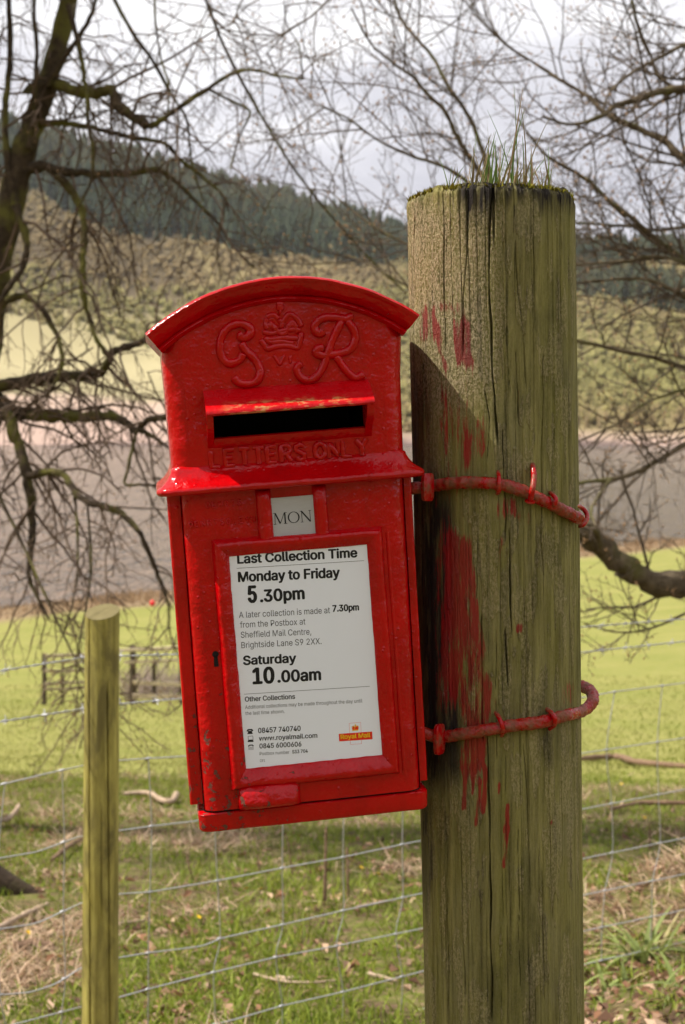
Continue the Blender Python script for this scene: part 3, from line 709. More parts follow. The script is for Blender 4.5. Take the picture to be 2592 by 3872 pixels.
# upper casing: arched front with rounded side edges and a letter slot cut through it
ACU, ACV, AR = 6.3, 52.0, 203.0
def arch_v(u, inset=0): return ACV + np.sqrt(np.maximum((AR - 6 - inset) ** 2 - (np.asarray(u) - ACU) ** 2, 0))
SL = dict(u0=-66.0, u1=76.0, v0=113.5, v1=134.0)
def upper_casing():
    VV, FF = [], []; n = 0
    ins_w = [(0, -150), (0, -20)] + [(19 * (1 - math.cos(R(a))), -20 + 20 * math.sin(R(a))) for a in (10, 20, 30, 40, 50, 60, 70, 80, 90)]
    rings = []
    for ins, w in ins_w:
        def edge(v, side):
            base = np.interp(v, [66, 90, 160, 200], [-105.5, -105, -105.5, -106.5]) if side < 0 else np.interp(v, [66, 90, 160, 200], [113.5, 112.5, 115, 119])
            return base + ins if side < 0 else base - ins
        vs = np.linspace(66, 194, 26)
        lu = np.array([edge(v, -1) for v in vs]); ru = np.array([edge(v, 1) for v in vs])
        us = np.linspace(lu[-1], ru[-1], 41)[1:-1]
        ring = [(u, v) for u, v in zip(ru, vs)] + [(u, arch_v(u)) for u in us[::-1]] + [(u, v) for u, v in zip(lu[::-1], vs[::-1])]
        rings.append(L(np.array(ring)[:, 0], np.array(ring)[:, 1], w))
    A = np.array(rings); a_n, m = A.shape[:2]; V = A.reshape(-1, 3)
    idx = np.arange(a_n * m).reshape(a_n, m); a, b = idx[:-1], idx[1:]
    F = [tuple(f) for f in np.stack([a[:, :-1], a[:, 1:], b[:, 1:], b[:, :-1]], -1).reshape(-1, 4)]
    # flat front in columns, with the slot left open
    ring = A[-1]; uL, uR = ring[m - 1][0] * 1000, ring[0][0] * 1000
    V = [tuple(x) for x in V]; n0 = len(V)
    us = np.unique(np.concatenate([np.linspace(uL, SL['u0'], 10), np.linspace(SL['u0'], SL['u1'], 30), np.linspace(SL['u1'], uR, 9)]))
    vs = np.unique(np.concatenate([np.linspace(66, SL['v0'], 9), [SL['v1']], np.linspace(SL['v1'], 190, 12), np.linspace(190, 250, 14)]))
    g = {}
    for i, u in enumerate(us):
        vt = arch_v(u)
        for j, v in enumerate(vs):
            uu = u
            if i == 0: uu = np.interp(v, [66, 90, 160, 200], [-105.5, -105, -105.5, -106.5]) + 18.0
            if i == len(us) - 1: uu = np.interp(v, [66, 90, 160, 200], [113.5, 112.5, 115, 119]) - 18.0
            g[i, j] = len(V); V.append(tuple(L(uu, min(v, arch_v(uu)), 0.0)))
    for i in range(len(us) - 1):
        for j in range(len(vs) - 1):
            um, vm = (us[i] + us[i+1]) / 2, (vs[j] + vs[j+1]) / 2
            if SL['u0'] < um < SL['u1'] and SL['v0'] < vm < SL['v1']: continue
            if vs[j] > max(arch_v(us[i]), arch_v(us[i+1])): continue
            F.append((g[i, j], g[i+1, j], g[i+1, j+1], g[i, j+1]))
    V = np.array(V); nn = fbm(V * 55, 3, 71); V[n0:, 1] += 0.0005 * nn[n0:] - 0.0002
    return mesh_obj('upper_casing', V, F, RED, box, True, 40)
upper_casing()
# the dark space behind the slot
m = MB()
u0, u1, v0, v1 = SL['u0'] - 1, SL['u1'] + 1, SL['v0'] - 1, SL['v1'] + 1
c8 = [L(u, v, w) for w in (-1, -120) for (u, v) in ((u0, v0), (u1, v0), (u1, v1), (u0, v1))]
m.add(c8, [(4, 5, 6, 7), (0, 4, 7, 3), (1, 2, 6, 5), (0, 1, 5, 4), (3, 7, 6, 2)]); m.build('slot_cavity', BLACKM, box, False, None)

# roof cornice: one profile run along the arch
def roof():
    prof = [(0.0, -152), (0.0, -60), (0.0, 10), (0.0, 15.5), (-0.8, 18.6), (-2.4, 20), (-4.2, 19.4), (-5.4, 17.6), (-7, 16.6), (-11, 13.4), (-14.0, 10.4), (-15.6, 6.0), (-16.6, 4.0), (-17.4, 5.6), (-19.4, 6.4), (-20.8, 4.6), (-22.2, 1.0), (-22.8, -2), (-20, -30), (-20, -152)]
    aL = math.atan2(211.9 - ACV, -118.7 - ACU); aR = math.atan2(213.0 - ACV, 131.7 - ACU)
    rows = []
    for a in np.linspace(aL, aR, 90):
        rows.append([L(ACU + (AR + p) * math.cos(a), ACV + (AR + p) * math.sin(a), w) for p, w in prof])
    A = np.array(rows); n, mm = A.shape[:2]; fl = A.reshape(-1, 3)
    fl += 0.0005 * np.stack([fbm(fl * 60 + 7 * k, 3, 80 + k) for k in range(3)], -1)
    idx = np.arange(n * mm).reshape(n, mm); a, b = idx[:-1], idx[1:]
    F = [tuple(f) for f in np.stack([a, b, np.roll(b, -1, 1), np.roll(a, -1, 1)], -1).reshape(-1, 4)]
    F += [tuple(idx[0]), tuple(idx[-1][::-1])]
    return mesh_obj('roof_cornice', fl, F, RED, box, True, 50)
roof()
# string course between the two halves
prof = [(64.2, -1), (64.0, 8), (64.4, 13.5), (66, 15.6), (68.5, 15.9), (70.5, 14.6), (72.2, 12.4), (74.2, 9.2), (76.4, 6.6), (79, 4.4), (82, 2.4), (85, 0.8), (88, 0.0), (90, -3)]
loft('moulding', [(v, rr_section(-105.5 - 0.95 * e, 112.5 + 0.95 * e, 1.0 + 1.15 * e, -150, 8 + max(e, 0) * 0.5)) for v, e in prof], RED, box, 0.5, 60)

# hood over the slot
def hood():
    u0, u1 = -70.8, 81.5
    m = MB()
    prof = [(158, -1), (156.5, 2.0), (154, 8), (150, 16), (146.5, 23), (142, 29.5), (139, 33.5), (137.4, 35), (135.6, 35.4), (134.2, 34.4), (133.8, 31), (134.2, 4), (134.5, -1)]
    def run(prof, ua, ub, k=24):
        rows = [[L(u, v + 0.0, w) for v, w in prof] for u in np.linspace(ua, ub, k)]
        A = np.array(rows); n, mm = A.shape[:2]; fl = A.reshape(-1, 3); fl = fl + 0.0004 * fbm(fl * 80, 3, 90)[:, None] * np.array([0, 1, 1])
        idx = np.arange(n * mm).reshape(n, mm); a, b = idx[:-1], idx[1:]
        F = [tuple(f) for f in np.stack([a[:, :-1], b[:, :-1], b[:, 1:], a[:, 1:]], -1).reshape(-1, 4)] + [tuple(idx[0]), tuple(idx[-1][::-1])]
        m.add(fl, F)
    run(prof, u0, u1)
    o = m.build('slot_hood', HOODM, box, True, 45)
    m = MB()
    for ua, ub in ((u0 + 0.3, -64.6), (74.6, u1 - 0.3)):
        pr = [(150, -1), (149, 14), (141, 27), (136, 32.8), (130, 31), (122, 23.0), (113, 10.0), (107, 2.2), (103, -1)]
        rows = [[L(u, v, w) for v, w in pr] for u in (ua, ub)]
        A = np.array(rows); fl = A.reshape(-1, 3); k = len(pr)
        F = [(i, i + k, i + k + 1, i + 1) for i in range(k - 1)] + [tuple(range(k)), tuple(range(2 * k - 1, k - 1, -1))]
        mesh_obj('cheek', fl, F, RED, o, True, 45)
    # sill under the slot
    m2 = MB()
    pr = [(114.0, -1), (113.8, 4), (112.6, 5.5), (110, 4.5), (106, 1.5), (103, -1)]
    fl = np.array([[L(u, v, w) for v, w in pr] for u in (-65.6, 75.6)]).reshape(-1, 3); k = len(pr)
    mesh_obj('sill', fl, [(i, i + k, i + k + 1, i + 1) for i in range(k - 1)], RED, o, True, 60)
hood()

# raised work: cypher, crown, lettering
def relief(name, strokes, r, parent, to_uv, lift=0.0, k=6, mat=RED):
    m = MB()
    for st in strokes:
        q = np.array([to_uv(*p) for p in st]); c = catmull(q, k)
        pts = L(c[:, 0], c[:, 1], np.full(len(c), lift))
        rad = np.full(len(pts), r / 1000.0) * (1 + 0.12 * vnoise(pts[:, [0, 2]] * 160, 5))
        rad[0] *= 0.55; rad[-1] *= 0.55
        V, F = tube_geo(pts, rad, 10)
        m.add(V, F)
    return m.build(name, mat, parent, True, 70)
def cz(x, y): return uv(780 + x / 2.45, 1120 + y / 2.45)
cy = empty('royal_cypher'); cy.parent = box
relief('letter', [[(345, 352), (318, 372), (360, 385), (408, 345), (400, 290), (330, 256), (250, 266), (172, 322), (132, 420), (132, 520), (172, 600), (240, 622), (312, 590), (345, 530)],
                  [(322, 430), (372, 505), (440, 570), (490, 650), (500, 725), (460, 792), (380, 815), (300, 800), (255, 748)]], 4.1, cy, cz, 0.9)
relief('letter', [[(1085, 318), (1055, 345), (1015, 325), (1005, 275), (1042, 222), (1110, 196), (1200, 196), (1290, 208), (1362, 180)],
                  [(1262, 215), (1205, 330), (1152, 450), (1112, 580), (1070, 680), (1005, 758), (930, 780), (862, 735), (840, 665), (885, 620)],
                  [(1300, 220), (1368, 310), (1380, 400), (1335, 490), (1240, 530), (1160, 542), (1080, 552), (1022, 530), (1035, 488), (1090, 482)],
                  [(1200, 550), (1260, 640), (1330, 722), (1390, 757), (1462, 718)]], 4.1, cy, cz, 0.9)
relief('crown', [[(560, 200), (590, 178), (640, 178), (672, 215)], [(672, 215), (705, 240), (735, 200), (765, 165), (820, 185), (862, 235), (880, 290)],
                 [(560, 200), (552, 260), (570, 310)], [(520, 330), (600, 345), (700, 322), (800, 310), (880, 320)], [(705, 240), (700, 300)],
                 [(500, 400), (540, 450), (566, 490), (640, 468), (710, 458), (790, 464), (850, 480), (872, 420), (885, 330)], [(530, 400), (620, 400), (720, 385), (860, 390)], [(560, 270), (620, 275), (660, 300)], [(740, 280), (800, 265), (850, 290)], [(590, 230), (640, 300), (720, 350), (800, 240), (850, 350)], [(540, 380), (600, 430), (700, 420), (820, 440)]], 3.0, cy, cz, -1.0)
relief('crown_orb', [[(672, 135), (700, 142)], [(655, 82), (682, 72), (712, 84)], [(685, 72), (686, 140)]], 4.0, cy, cz, -0.8)
relief('numeral', [[(625, 545), (655, 590), (683, 632), (708, 590), (730, 545)], [(780, 548), (780, 625)]], 1.7, cy, cz, 0.0)
G = {'L': [[(0, 1), (0, 0), (.8, 0)]], 'E': [[(.85, 1), (0, 1), (0, 0), (.85, 0)], [(0, .5), (.65, .5)]], 'T': [[(0, 1), (1, 1)], [(.5, 1), (.5, 0)]],
     'R': [[(0, 0), (0, 1), (.6, 1), (.85, .85), (.85, .62), (.6, .48), (0, .48)], [(.5, .48), (.9, 0)]], 'S': [[(.85, .85), (.5, 1), (.12, .9), (.08, .65), (.5, .5), (.85, .36), (.82, .1), (.45, 0), (.05, .14)]],
     'O': [[(.5, 1), (.1, .82), (0, .5), (.1, .18), (.5, 0), (.9, .18), (1, .5), (.9, .82), (.5, 1)]], 'N': [[(0, 0), (0, 1), (.9, 0), (.9, 1)]], 'Y': [[(0, 1), (.5, .5), (1, 1)], [(.5, .5), (.5, 0)]]}
lt = empty('slot_lettering'); lt.parent = box
def poly_relief(name, strokes, r, parent, lift):
    m = MB()
    for st in strokes:
        q = np.array(st, dtype=float); dens = []
        for a, b in zip(q[:-1], q[1:]):
            for t in np.linspace(0, 1, 5, endpoint=False): dens.append(a * (1 - t) + b * t)
        dens.append(q[-1]); c = np.array(dens)
        pts = L(c[:, 0], c[:, 1], np.full(len(c), lift)); rad = np.full(len(pts), r / 1000) * (1 + 0.25 * vnoise(pts[:, [0, 2]] * 220, 6))
        V, F = tube_geo(pts, rad, 8); m.add(V, F)
    return m.build(name, RED, parent, True, 70)
x = -68.5
for i, ch in enumerate('LETTERS ONLY'):
    if ch == ' ': x += 5.5; continue
    w = 9.8
    poly_relief('letter', [[(x + a * w, 87.4 + 14.6 * b) for a, b in st] for st in G[ch]], 2.6, lt, 0.1); x += 12.9
# maker's marks, thick with paint
mk = empty('founder_lettering'); mk.parent = box
for (ua, ub, v, n_) in ((-75, -46, 53, 6), (-92, -34, 36.5, 11), (-72, -40, 30, 0)):
    for i in range(n_):
        u = ua + (ub - ua) * i / max(n_ - 1, 1); w = (ub - ua) / n_ * 0.62; h = 5.0
        ch = 'CENRTSOLEYN'[i % 11]
        st = G.get(ch, G['O']); poly_relief('letter', [[(u + a * w - w / 2, v - 2.5 + h * b) for a, b in s] for s in st], 1.05, mk, -0.1)

# notice frame, mitred
def frame():
    prof = [(-1.5, -1), (0.2, 3.0), (1.2, 7.5), (3.0, 9.6), (5.6, 9.8), (8.6, 7.6), (11.4, 5.2), (13.6, 3.6), (14.6, 1.0)]
    oL, oR, oT, oB = -73.5, 83.5, 19.5, -213.0; iL, iR, iT, iB = -59.0, 68.4, 3.9, -194.0
    fr = empty('notice_frame'); fr.parent = box
    W_ = {'l': iL - oL, 'r': oR - iR, 't': oT - iT, 'b': iB - oB}
    def corner(su, sv):
        out = []
        for p, w in prof:
            f = p / 14.6
            u = oL + f * (iL - oL) if su < 0 else oR - f * (oR - iR)
            v = oT - f * (oT - iT) if sv > 0 else oB + f * (iB - oB)
            out.append(np.array([u, v, w]))
        return np.array(out)
    cs = [corner(-1, 1), corner(1, 1), corner(1, -1), corner(-1, -1)]
    for k in range(4):
        a, b = cs[k], cs[(k + 1) % 4]; n = 34
        rows = np.array([a * (1 - t) + b * t for t in np.linspace(0, 1, n)])
        fl = L(rows[..., 0], rows[..., 1], rows[..., 2]).reshape(-1, 3); mm = len(prof)
        fl[:, :] += 0.0007 * np.stack([fbm(fl * 110 + 5 * q, 3, 95 + q) for q in range(3)], -1)
        idx = np.arange(n * mm).reshape(n, mm); x, y = idx[:-1], idx[1:]
        F = [tuple(f) for f in np.stack([x[:, :-1], x[:, 1:], y[:, 1:], y[:, :-1]], -1).reshape(-1, 4)]
        if k == 1 or True: F = [f[::-1] for f in F]
        mesh_obj('rail', fl, F, REDW, fr, True, 60)
frame()
# outer step to the right of the frame
poly_relief('frame_step', [[(89, 14), (89, -216)]], 2.2, box, -1.2)

# collection day tablet and its two holders
for ua, ub in ((-30.8, -16.4), (21.6, 35.0)):
    m = MB(); prof = []
    for a in np.linspace(0, math.pi, 11): prof.append(((ua + ub) / 2 - (ub - ua) / 2 * math.cos(a), 8.5 * math.sin(a) ** 0.7 if 0 < a < math.pi else -0.5))
    rows = [[(u, v, w * sc - 0.4) for u, w in prof] for v, sc in [(14, 1), (30, 1), (45, 1), (57, 1), (60.5, 0.9), (62.5, 0.62), (63.2, 0.05)]]
    A = np.array(rows); fl = L(A[..., 0], A[..., 1], A[..., 2]).reshape(-1, 3); n, mm = A.shape[:2]
    fl[:, 1] += 0.0004 * fbm(fl * 90, 3, 99)
    idx = np.arange(n * mm).reshape(n, mm); x_, y_ = idx[:-1], idx[1:]
    mesh_obj('tablet_holder', fl, [tuple(f) for f in np.stack([x_[:, :-1], x_[:, 1:], y_[:, 1:], y_[:, :-1]], -1).reshape(-1, 4)], RED, box, True, 60)
def plate(name, u0, u1, v0, v1, w, th, mat, parent):
    m = MB(); c = [L(u, v, ww) for ww in (w - th, w) for u, v in ((u0, v0), (u1, v0), (u1, v1), (u0, v1))]
    m.add(c, [(0, 3, 2, 1), (4, 5, 6, 7), (0, 1, 5, 4), (1, 2, 6, 5), (2, 3, 7, 6), (3, 0, 4, 7)]); return m.build(name, mat, parent, False, None)
tab = plate('day_tablet', -18.5, 23.5, 15, 54.6, 3.0, 2.4, ALU, box)
plate('tablet_recess', -18, 23, 54, 63.5, 0.6, 1.2, RED, box)
def flat_poly(name, polys, w, mat, parent):      # flat print: filled outlines lying on a plate
    V, F = [], []
    for pl in polys:
        n0 = len(V)
        for (u, v) in pl: V.append(tuple(L(u, v, w)))
        F.append(tuple(range(n0, n0 + len(pl))))
    return mesh_obj(name, np.array(V), F, mat, parent, False)
def stroke_quad(a, b, wd):
    a, b = np.array(a), np.array(b); d = b - a; d = d / np.linalg.norm(d); p = np.array([-d[1], d[0]]) * wd / 2
    return [tuple(a - p), tuple(b - p), tuple(b + p), tuple(a + p)]
def ring_quads(cu, cv, ru, rv, tu, tv, n=28):
    out = []
    for i in range(n):
        a, b = 2 * math.pi * i / n, 2 * math.pi * (i + 1) / n
        out.append([(cu + math.cos(a) * ru, cv + math.sin(a) * rv), (cu + math.cos(b) * ru, cv + math.sin(b) * rv), (cu + math.cos(b) * (ru - tu), cv + math.sin(b) * (rv - tv)), (cu + math.cos(a) * (ru - tu), cv + math.sin(a) * (rv - tv))])
    return out
def mon():
    b0, b1 = uv(1034, 1980, 3), uv(1184, 1974, 3)
    h = 10.2; wd = b1[0] - b0[0]; v = (b0[1] + b1[1]) / 2
    x0 = b0[0]
    S = 0.75
    def serif(u, vv, w=2.6): return [(u - w / 2, vv - 0.22), (u + w / 2, vv - 0.22), (u + w / 2, vv + 0.22), (u - w / 2, vv + 0.22)]
    mw = wd * 0.36; polys = []
    polys += [stroke_quad((x0 + 1.8, v), (x0 + 2.2, v + h), 0.6), stroke_quad((x0 + 2.4, v + h), (x0 + mw * 0.5, v + 0.3), 1.35), stroke_quad((x0 + mw * 0.5, v + 0.3), (x0 + mw - 2.3, v + h), 0.6), stroke_quad((x0 + mw - 1.9, v), (x0 + mw - 1.9, v + h), 1.35)]
    polys += [serif(x0 + 1.7, v), serif(x0 + 1.6, v + h, 2.4), serif(x0 + mw - 1.7, v, 3.2), serif(x0 + mw - 1.2, v + h, 2.4)]
    mesh = [flat_poly('letter', polys, 3.15, INK, tab)]
    oc = x0 + mw + 0.4 + wd * 0.155
    flat_poly('letter', ring_quads(oc, v + h / 2, wd * 0.15, h / 2 + 0.2, 1.3, 0.55), 3.15, INK, tab)
    nx = x0 + mw + wd * 0.335; nw = wd * 0.28
    polys = [stroke_quad((nx + 1.4, v), (nx + 1.4, v + h), 0.6), stroke_quad((nx + 1.2, v + h), (nx + nw - 1.2, v), 1.35), stroke_quad((nx + nw - 1.2, v), (nx + nw - 1.2, v + h), 0.6), serif(nx + 1.4, v), serif(nx + 0.8, v + h, 2.2), serif(nx + nw - 1.2, v + h)]
    flat_poly('letter', polys, 3.15, INK, tab)
mon()

# the notice
notice = plate('notice', -61, 70.5, -197, 6, 2.0, 1.5, WHITE, box)
_m = notice.data
FONT = None
try:
    import os
    FONT = bpy.data.fonts.load(os.path.join(bpy.utils.system_resource('DATAFILES'), 'fonts', 'Inter.woff2'))
except Exception: FONT = None
NW = 2.12
CAPH = None
def text(body, a, b, cap_mm, mat, bold=0.0, name='lettering'):
    """print a line of words from picture point a to b (baseline)"""
    global CAPH
    def tmesh(t):
        cu = bpy.data.curves.new('t', 'FONT'); cu.body = t; cu.size = 1.0; cu.resolution_u = 4
        if FONT: cu.font = FONT
        o = bpy.data.objects.new('t', cu); me = bpy.data.meshes.new_from_object(o)
        co = np.empty(len(me.vertices) * 3, dtype=np.float32); me.vertices.foreach_get('co', co)
        F = [tuple(p.vertices) for p in me.polygons]
        bpy.data.objects.remove(o); bpy.data.curves.remove(cu); bpy.data.meshes.remove(me)
        return co.reshape(-1, 3), F
    if CAPH is None:
        h, _ = tmesh('H'); CAPH = float(h[:, 1].max() - h[:, 1].min())
    co, F = tmesh(body)
    p0, p1 = uv(*a, NW), uv(*b, NW)
    sy = cap_mm / CAPH; bw = bold * cap_mm * 1.15
    w = np.linalg.norm(p1 - p0); d = (p1 - p0) / w; e = np.array([-d[1], d[0]])
    sx = (w - 2 * bw) / (co[:, 0].max() - co[:, 0].min())
    q = p0 + np.outer((co[:, 0] - co[:, 0].min()) * sx + bw, d) + np.outer(co[:, 1] * sy, e)
    m = MB()
    offs = [(0, 0)] if not bold else [(math.cos(t) * bw, math.sin(t) * bw * 0.7) for t in np.arange(6) * math.pi / 3] + [(0, 0)]
    for k, (ox, oy) in enumerate(offs):
        qq = q + ox * d + oy * e
        m.add(L(qq[:, 0], qq[:, 1], NW + 0.006 * k), F)
    return m.build(name, mat, notice, False, None)
def rule(a, b, t=0.35): flat_poly('rule', [stroke_quad(uv(*a, NW), uv(*b, NW), t)], NW, INK, notice)
B = 0.058
PXM = 0.2455
text('Last Collection Time', (898, 2131), (1353, 2106), 34 * PXM, INK, B)
rule((896, 2149), (1378, 2120))
text('Monday to Friday', (901, 2200), (1287, 2182), 36 * PXM, INK, B)
text('5', (938, 2278), (974, 2276), 61 * PXM, INK, B)
text('.30pm', (984, 2276), (1154, 2264), 44 * PXM, INK, B)
text('A later collection is made at', (905, 2337), (1249, 2318), 23 * PXM, GREYINK, 0)
text('7.30pm', (1258, 2313), (1359, 2307), 24 * PXM, INK, B)
text('from the Postbox at', (909, 2374), (1156, 2361), 23 * PXM, GREYINK, 0)
text('Sheffield Mail Centre,', (912, 2412), (1178, 2399), 23 * PXM, GREYINK, 0)
text('Brightside Lane S9 2XX.', (914, 2451), (1217, 2435), 23 * PXM, GREYINK, 0)
text('Saturday', (920, 2514), (1122, 2504), 33 * PXM, INK, B)
text('10', (956, 2586), (1040, 2581), 59 * PXM, INK, B)
text('.00am', (1050, 2580), (1216, 2570), 43 * PXM, INK, B)
rule((924, 2625), (1399, 2595))
text('Other Collections', (927, 2653), (1117, 2642), 18 * PXM, INK, 0.034)
text('Additional collections may be made throughout the day until', (928, 2681), (1371, 2656), 13.5 * PXM, GREYINK, 0)
text('the last time shown.', (929, 2704), (1077, 2696), 13.5 * PXM, GREYINK, 0)
text('08457 740740', (977, 2772), (1138, 2763), 19 * PXM, INK, 0.034)
text('www.royalmail.com', (980, 2801), (1201, 2789), 17.5 * PXM, INK, 0.034)
text('0845 6000606', (982, 2830), (1141, 2822), 18 * PXM, INK, 0.034)
text('Postbox number', (983, 2856), (1095, 2850), 12.5 * PXM, GREYINK, 0)
text('S33 704', (1106, 2849), (1165, 2845), 12.5 * PXM, INK, 0.034)
text('CP1', (984, 2881), (1003, 2880), 9.5 * PXM, GREYINK, 0)
def q4(*pts): return [tuple(uv(x, y, NW)) for x, y in pts]
ic = [q4((934, 2762), (938, 2757), (954, 2756), (958, 2761), (958, 2765), (952, 2765), (951, 2761), (941, 2762), (940, 2766), (934, 2766)), q4((940, 2764), (952, 2763), (957, 2775), (936, 2776))]
flat_poly('telephone_symbol', ic, NW, INK, notice)
ic = [stroke_quad(*q4((939, 2784), (957, 2783)), 0.35), stroke_quad(*q4((957, 2783), (958, 2797)), 0.35), stroke_quad(*q4((958, 2797), (940, 2798)), 0.35), stroke_quad(*q4((940, 2798), (939, 2784)), 0.35), q4((939, 2799), (958, 2798), (960, 2805), (937, 2806))]
flat_poly('computer_symbol', ic, NW, INK, notice)
ic = [q4((939, 2820), (943, 2816), (956, 2815), (960, 2819), (960, 2822), (956, 2822), (955, 2819), (944, 2820), (943, 2823), (939, 2823))]
for r_ in range(4):
    for c_ in range(5): ic.append(q4((941 + c_ * 4, 2824 + r_ * 3), (943 + c_ * 4, 2824 + r_ * 3), (943 + c_ * 4, 2826 + r_ * 3), (941 + c_ * 4, 2826 + r_ * 3)))
flat_poly('textphone_symbol', ic, NW, INK, notice)
NW = 2.06
thin = 0.22
flat_poly('emblem_outline', [stroke_quad(*q4((1321, 2735), (1365, 2731)), thin), stroke_quad(*q4((1365, 2731), (1368, 2812)), thin), stroke_quad(*q4((1368, 2812), (1326, 2815)), thin), stroke_quad(*q4((1326, 2815), (1321, 2735)), thin)], NW, LOGORED, notice)
NW = 2.12
flat_poly('emblem_panel', [q4((1282, 2775), (1408, 2766), (1409.5, 2795), (1283.5, 2803.5))], NW, LOGORED, notice)
flat_poly('emblem_crown', [q4((1334, 2762), (1331, 2748), (1338, 2744), (1344, 2750), (1350, 2743), (1357, 2746), (1356, 2760))], NW, LOGORED, notice)
NW = 2.2
flat_poly('crown_gold', [q4((1333, 2764), (1356, 2762), (1356, 2758), (1333, 2760)), q4((1342, 2748), (1347, 2748), (1347, 2739), (1342, 2739)), stroke_quad(*q4((1332, 2754), (1336, 2745)), 0.5), stroke_quad(*q4((1336, 2745), (1342, 2749)), 0.5), stroke_quad(*q4((1348, 2748), (1353, 2744)), 0.5), stroke_quad(*q4((1353, 2744), (1357, 2752)), 0.5), stroke_quad(*q4((1340, 2758), (1344, 2748)), 0.45)], NW, LOGOYEL, notice)
text('Royal Mail', (1289, 2795), (1402, 2787), 17 * PXM, LOGOYEL, 0.05)

# keyhole, and the cast hand grip at the foot of the door
ku, kv = uv(817, 2490)
kh = MB()
def disc(u, v, r, w, n=16): return [(u + r * math.cos(2 * math.pi * i / n), v + r * math.sin(2 * math.pi * i / n)) for i in range(n)]
flat_poly('keyhole', [disc(ku, kv + 4, 3.0, 0), [(ku - 1.6, kv + 3), (ku - 2.2, kv - 7.5), (ku + 2.2, kv - 7.5), (ku + 1.6, kv + 3)]], 0.55, BLACKM, box)
def grip():
    nu, nv = 36, 20; V = []
    cu_, cv_ = -39.8, -220.5
    for j in range(nv + 1):
        for i in range(nu + 1):
            a, b = -1 + 2 * i / nu, -1 + 2 * j / nv
            e = (1 - abs(a) ** 5) ; f = (1 - abs(b) ** 3.2)
            w = 17.5 * max(e, 0) ** 0.42 * max(f, 0) ** 0.5 * (1 - 0.22 * b) * (1 - 0.18 * (a + 1) / 2)
            V.append(L(cu_ + a * 29.5, cv_ + b * 12.5, w - 1.0))
    V = np.array(V); V[:, 1] -= 0.0009 * fbm(V * 140, 4, 120)
    idx = np.arange((nu + 1) * (nv + 1)).reshape(nv + 1, nu + 1); a, b = idx[:-1], idx[1:]
    mesh_obj('hand_grip', V, [tuple(f) for f in np.stack([a[:, :-1], a[:, 1:], b[:, 1:], b[:, :-1]], -1).reshape(-1, 4)], REDW, box, True, 80)
grip()

# ------------------------------------------------------------------ iron straps and the nails that hold them
def hug(x, y, extra, behind=False):
    """a point on the post surface (radius + extra) seen at picture point x, y"""
    d = 1.46
    for _ in range(30):
        p = P(x, y, d); c = post_c(p[2]); rr = post_r(p[2]) + extra
        dx = p[0] - c[0]
        if abs(dx) < rr: d = c[1] - math.sqrt(rr * rr - dx * dx)
        else: d = c[1]
    return P(x, y, d)
def strap(pts, rad, lug_c, lug_h, arm_to, label):
    o0 = np.array(lug_c)
    root = empty('iron_strap', o0, label, 'strap', 'iron straps holding the post box')
    c = catmull(np.array(pts), 10); r_ = rad * (1 + 0.07 * fbm(np.stack([np.arange(len(c)) * 0.6, np.arange(len(c)) * 0], -1), 3, 130))
    V, F = tube_geo(c, r_, 14, True, 0.075); m = MB(); m.add(V - o0, F); m.build('rod', REDIRON, root, True, 75)
    # lug: an upright flat plate with rounded edges
    tx = c[1] - c[0]; tx[2] = 0; tx = tx / np.linalg.norm(tx); ty = np.cross([0, 0, 1], tx); hx, hy, hz = 0.0030, 0.0075, lug_h
    V = []
    n = 14
    for s, f in ((-1, 0.8), (-0.6, 1), (0.6, 1), (1, 0.8)):
        for i in range(n):
            a = 2 * math.pi * i / n; ca, sa = math.cos(a), math.sin(a)
            u_ = math.copysign(abs(ca) ** 0.45, ca) * hy * f; v_ = math.copysign(abs(sa) ** 0.45, sa) * hz * f
            V.append(tx * hx * s + ty * u_ + np.array([0, 0, 1]) * v_)
    F = []
    for j in range(3):
        for i in range(n): F.append((j * n + i, j * n + (i + 1) % n, (j + 1) * n + (i + 1) % n, (j + 1) * n + i))
    F += [tuple(range(n))[::-1], tuple(range(3 * n, 4 * n))]
    m = MB(); m.add(V, F); m.build('lug', REDNAIL, root, True, 50)
    m = MB(); a = np.array([0, 0.004, 0.0]); b = np.array(arm_to) - o0
    V, F = tube_geo([a, a * 0.6 + b * 0.4, b], [0.006, 0.006, 0.006], 8); m.add(V, F); m.build('arm', REDIRON, root, True, 60)
RODR = 0.0058
def boxpt(u, v, w): return BC + BU * u / 1000 + BV * v / 1000 + BN * w / 1000
up = [hug(x, y, RODR) for x, y in [(1625, 1838), (1700, 1828), (1790, 1825), (1880, 1830), (1960, 1850), (2030, 1880), (2100, 1915), (2150, 1940), (2192, 1962)]]
strap(up, RODR, P(1618, 1842, 1.452), 0.0135, boxpt(112, 50, -45), 'upper red iron strap with bent end nailed round the post')
lo = [hug(x, y, RODR) for x, y in [(1672, 2786), (1760, 2774), (1850, 2758), (1950, 2742), (2060, 2728), (2140, 2705)]] + [P(2205, 2688, 1.515), P(2240, 2655, 1.535), P(2238, 2618, 1.558), P(2205, 2596, 1.585), P(2165, 2592, 1.604), P(2080, 2600, 1.624)]
strap(lo, 0.0060, P(1662, 2795, 1.458), 0.0150, boxpt(110, -185, -45), 'lower red iron strap looping wide of the post at its right end')
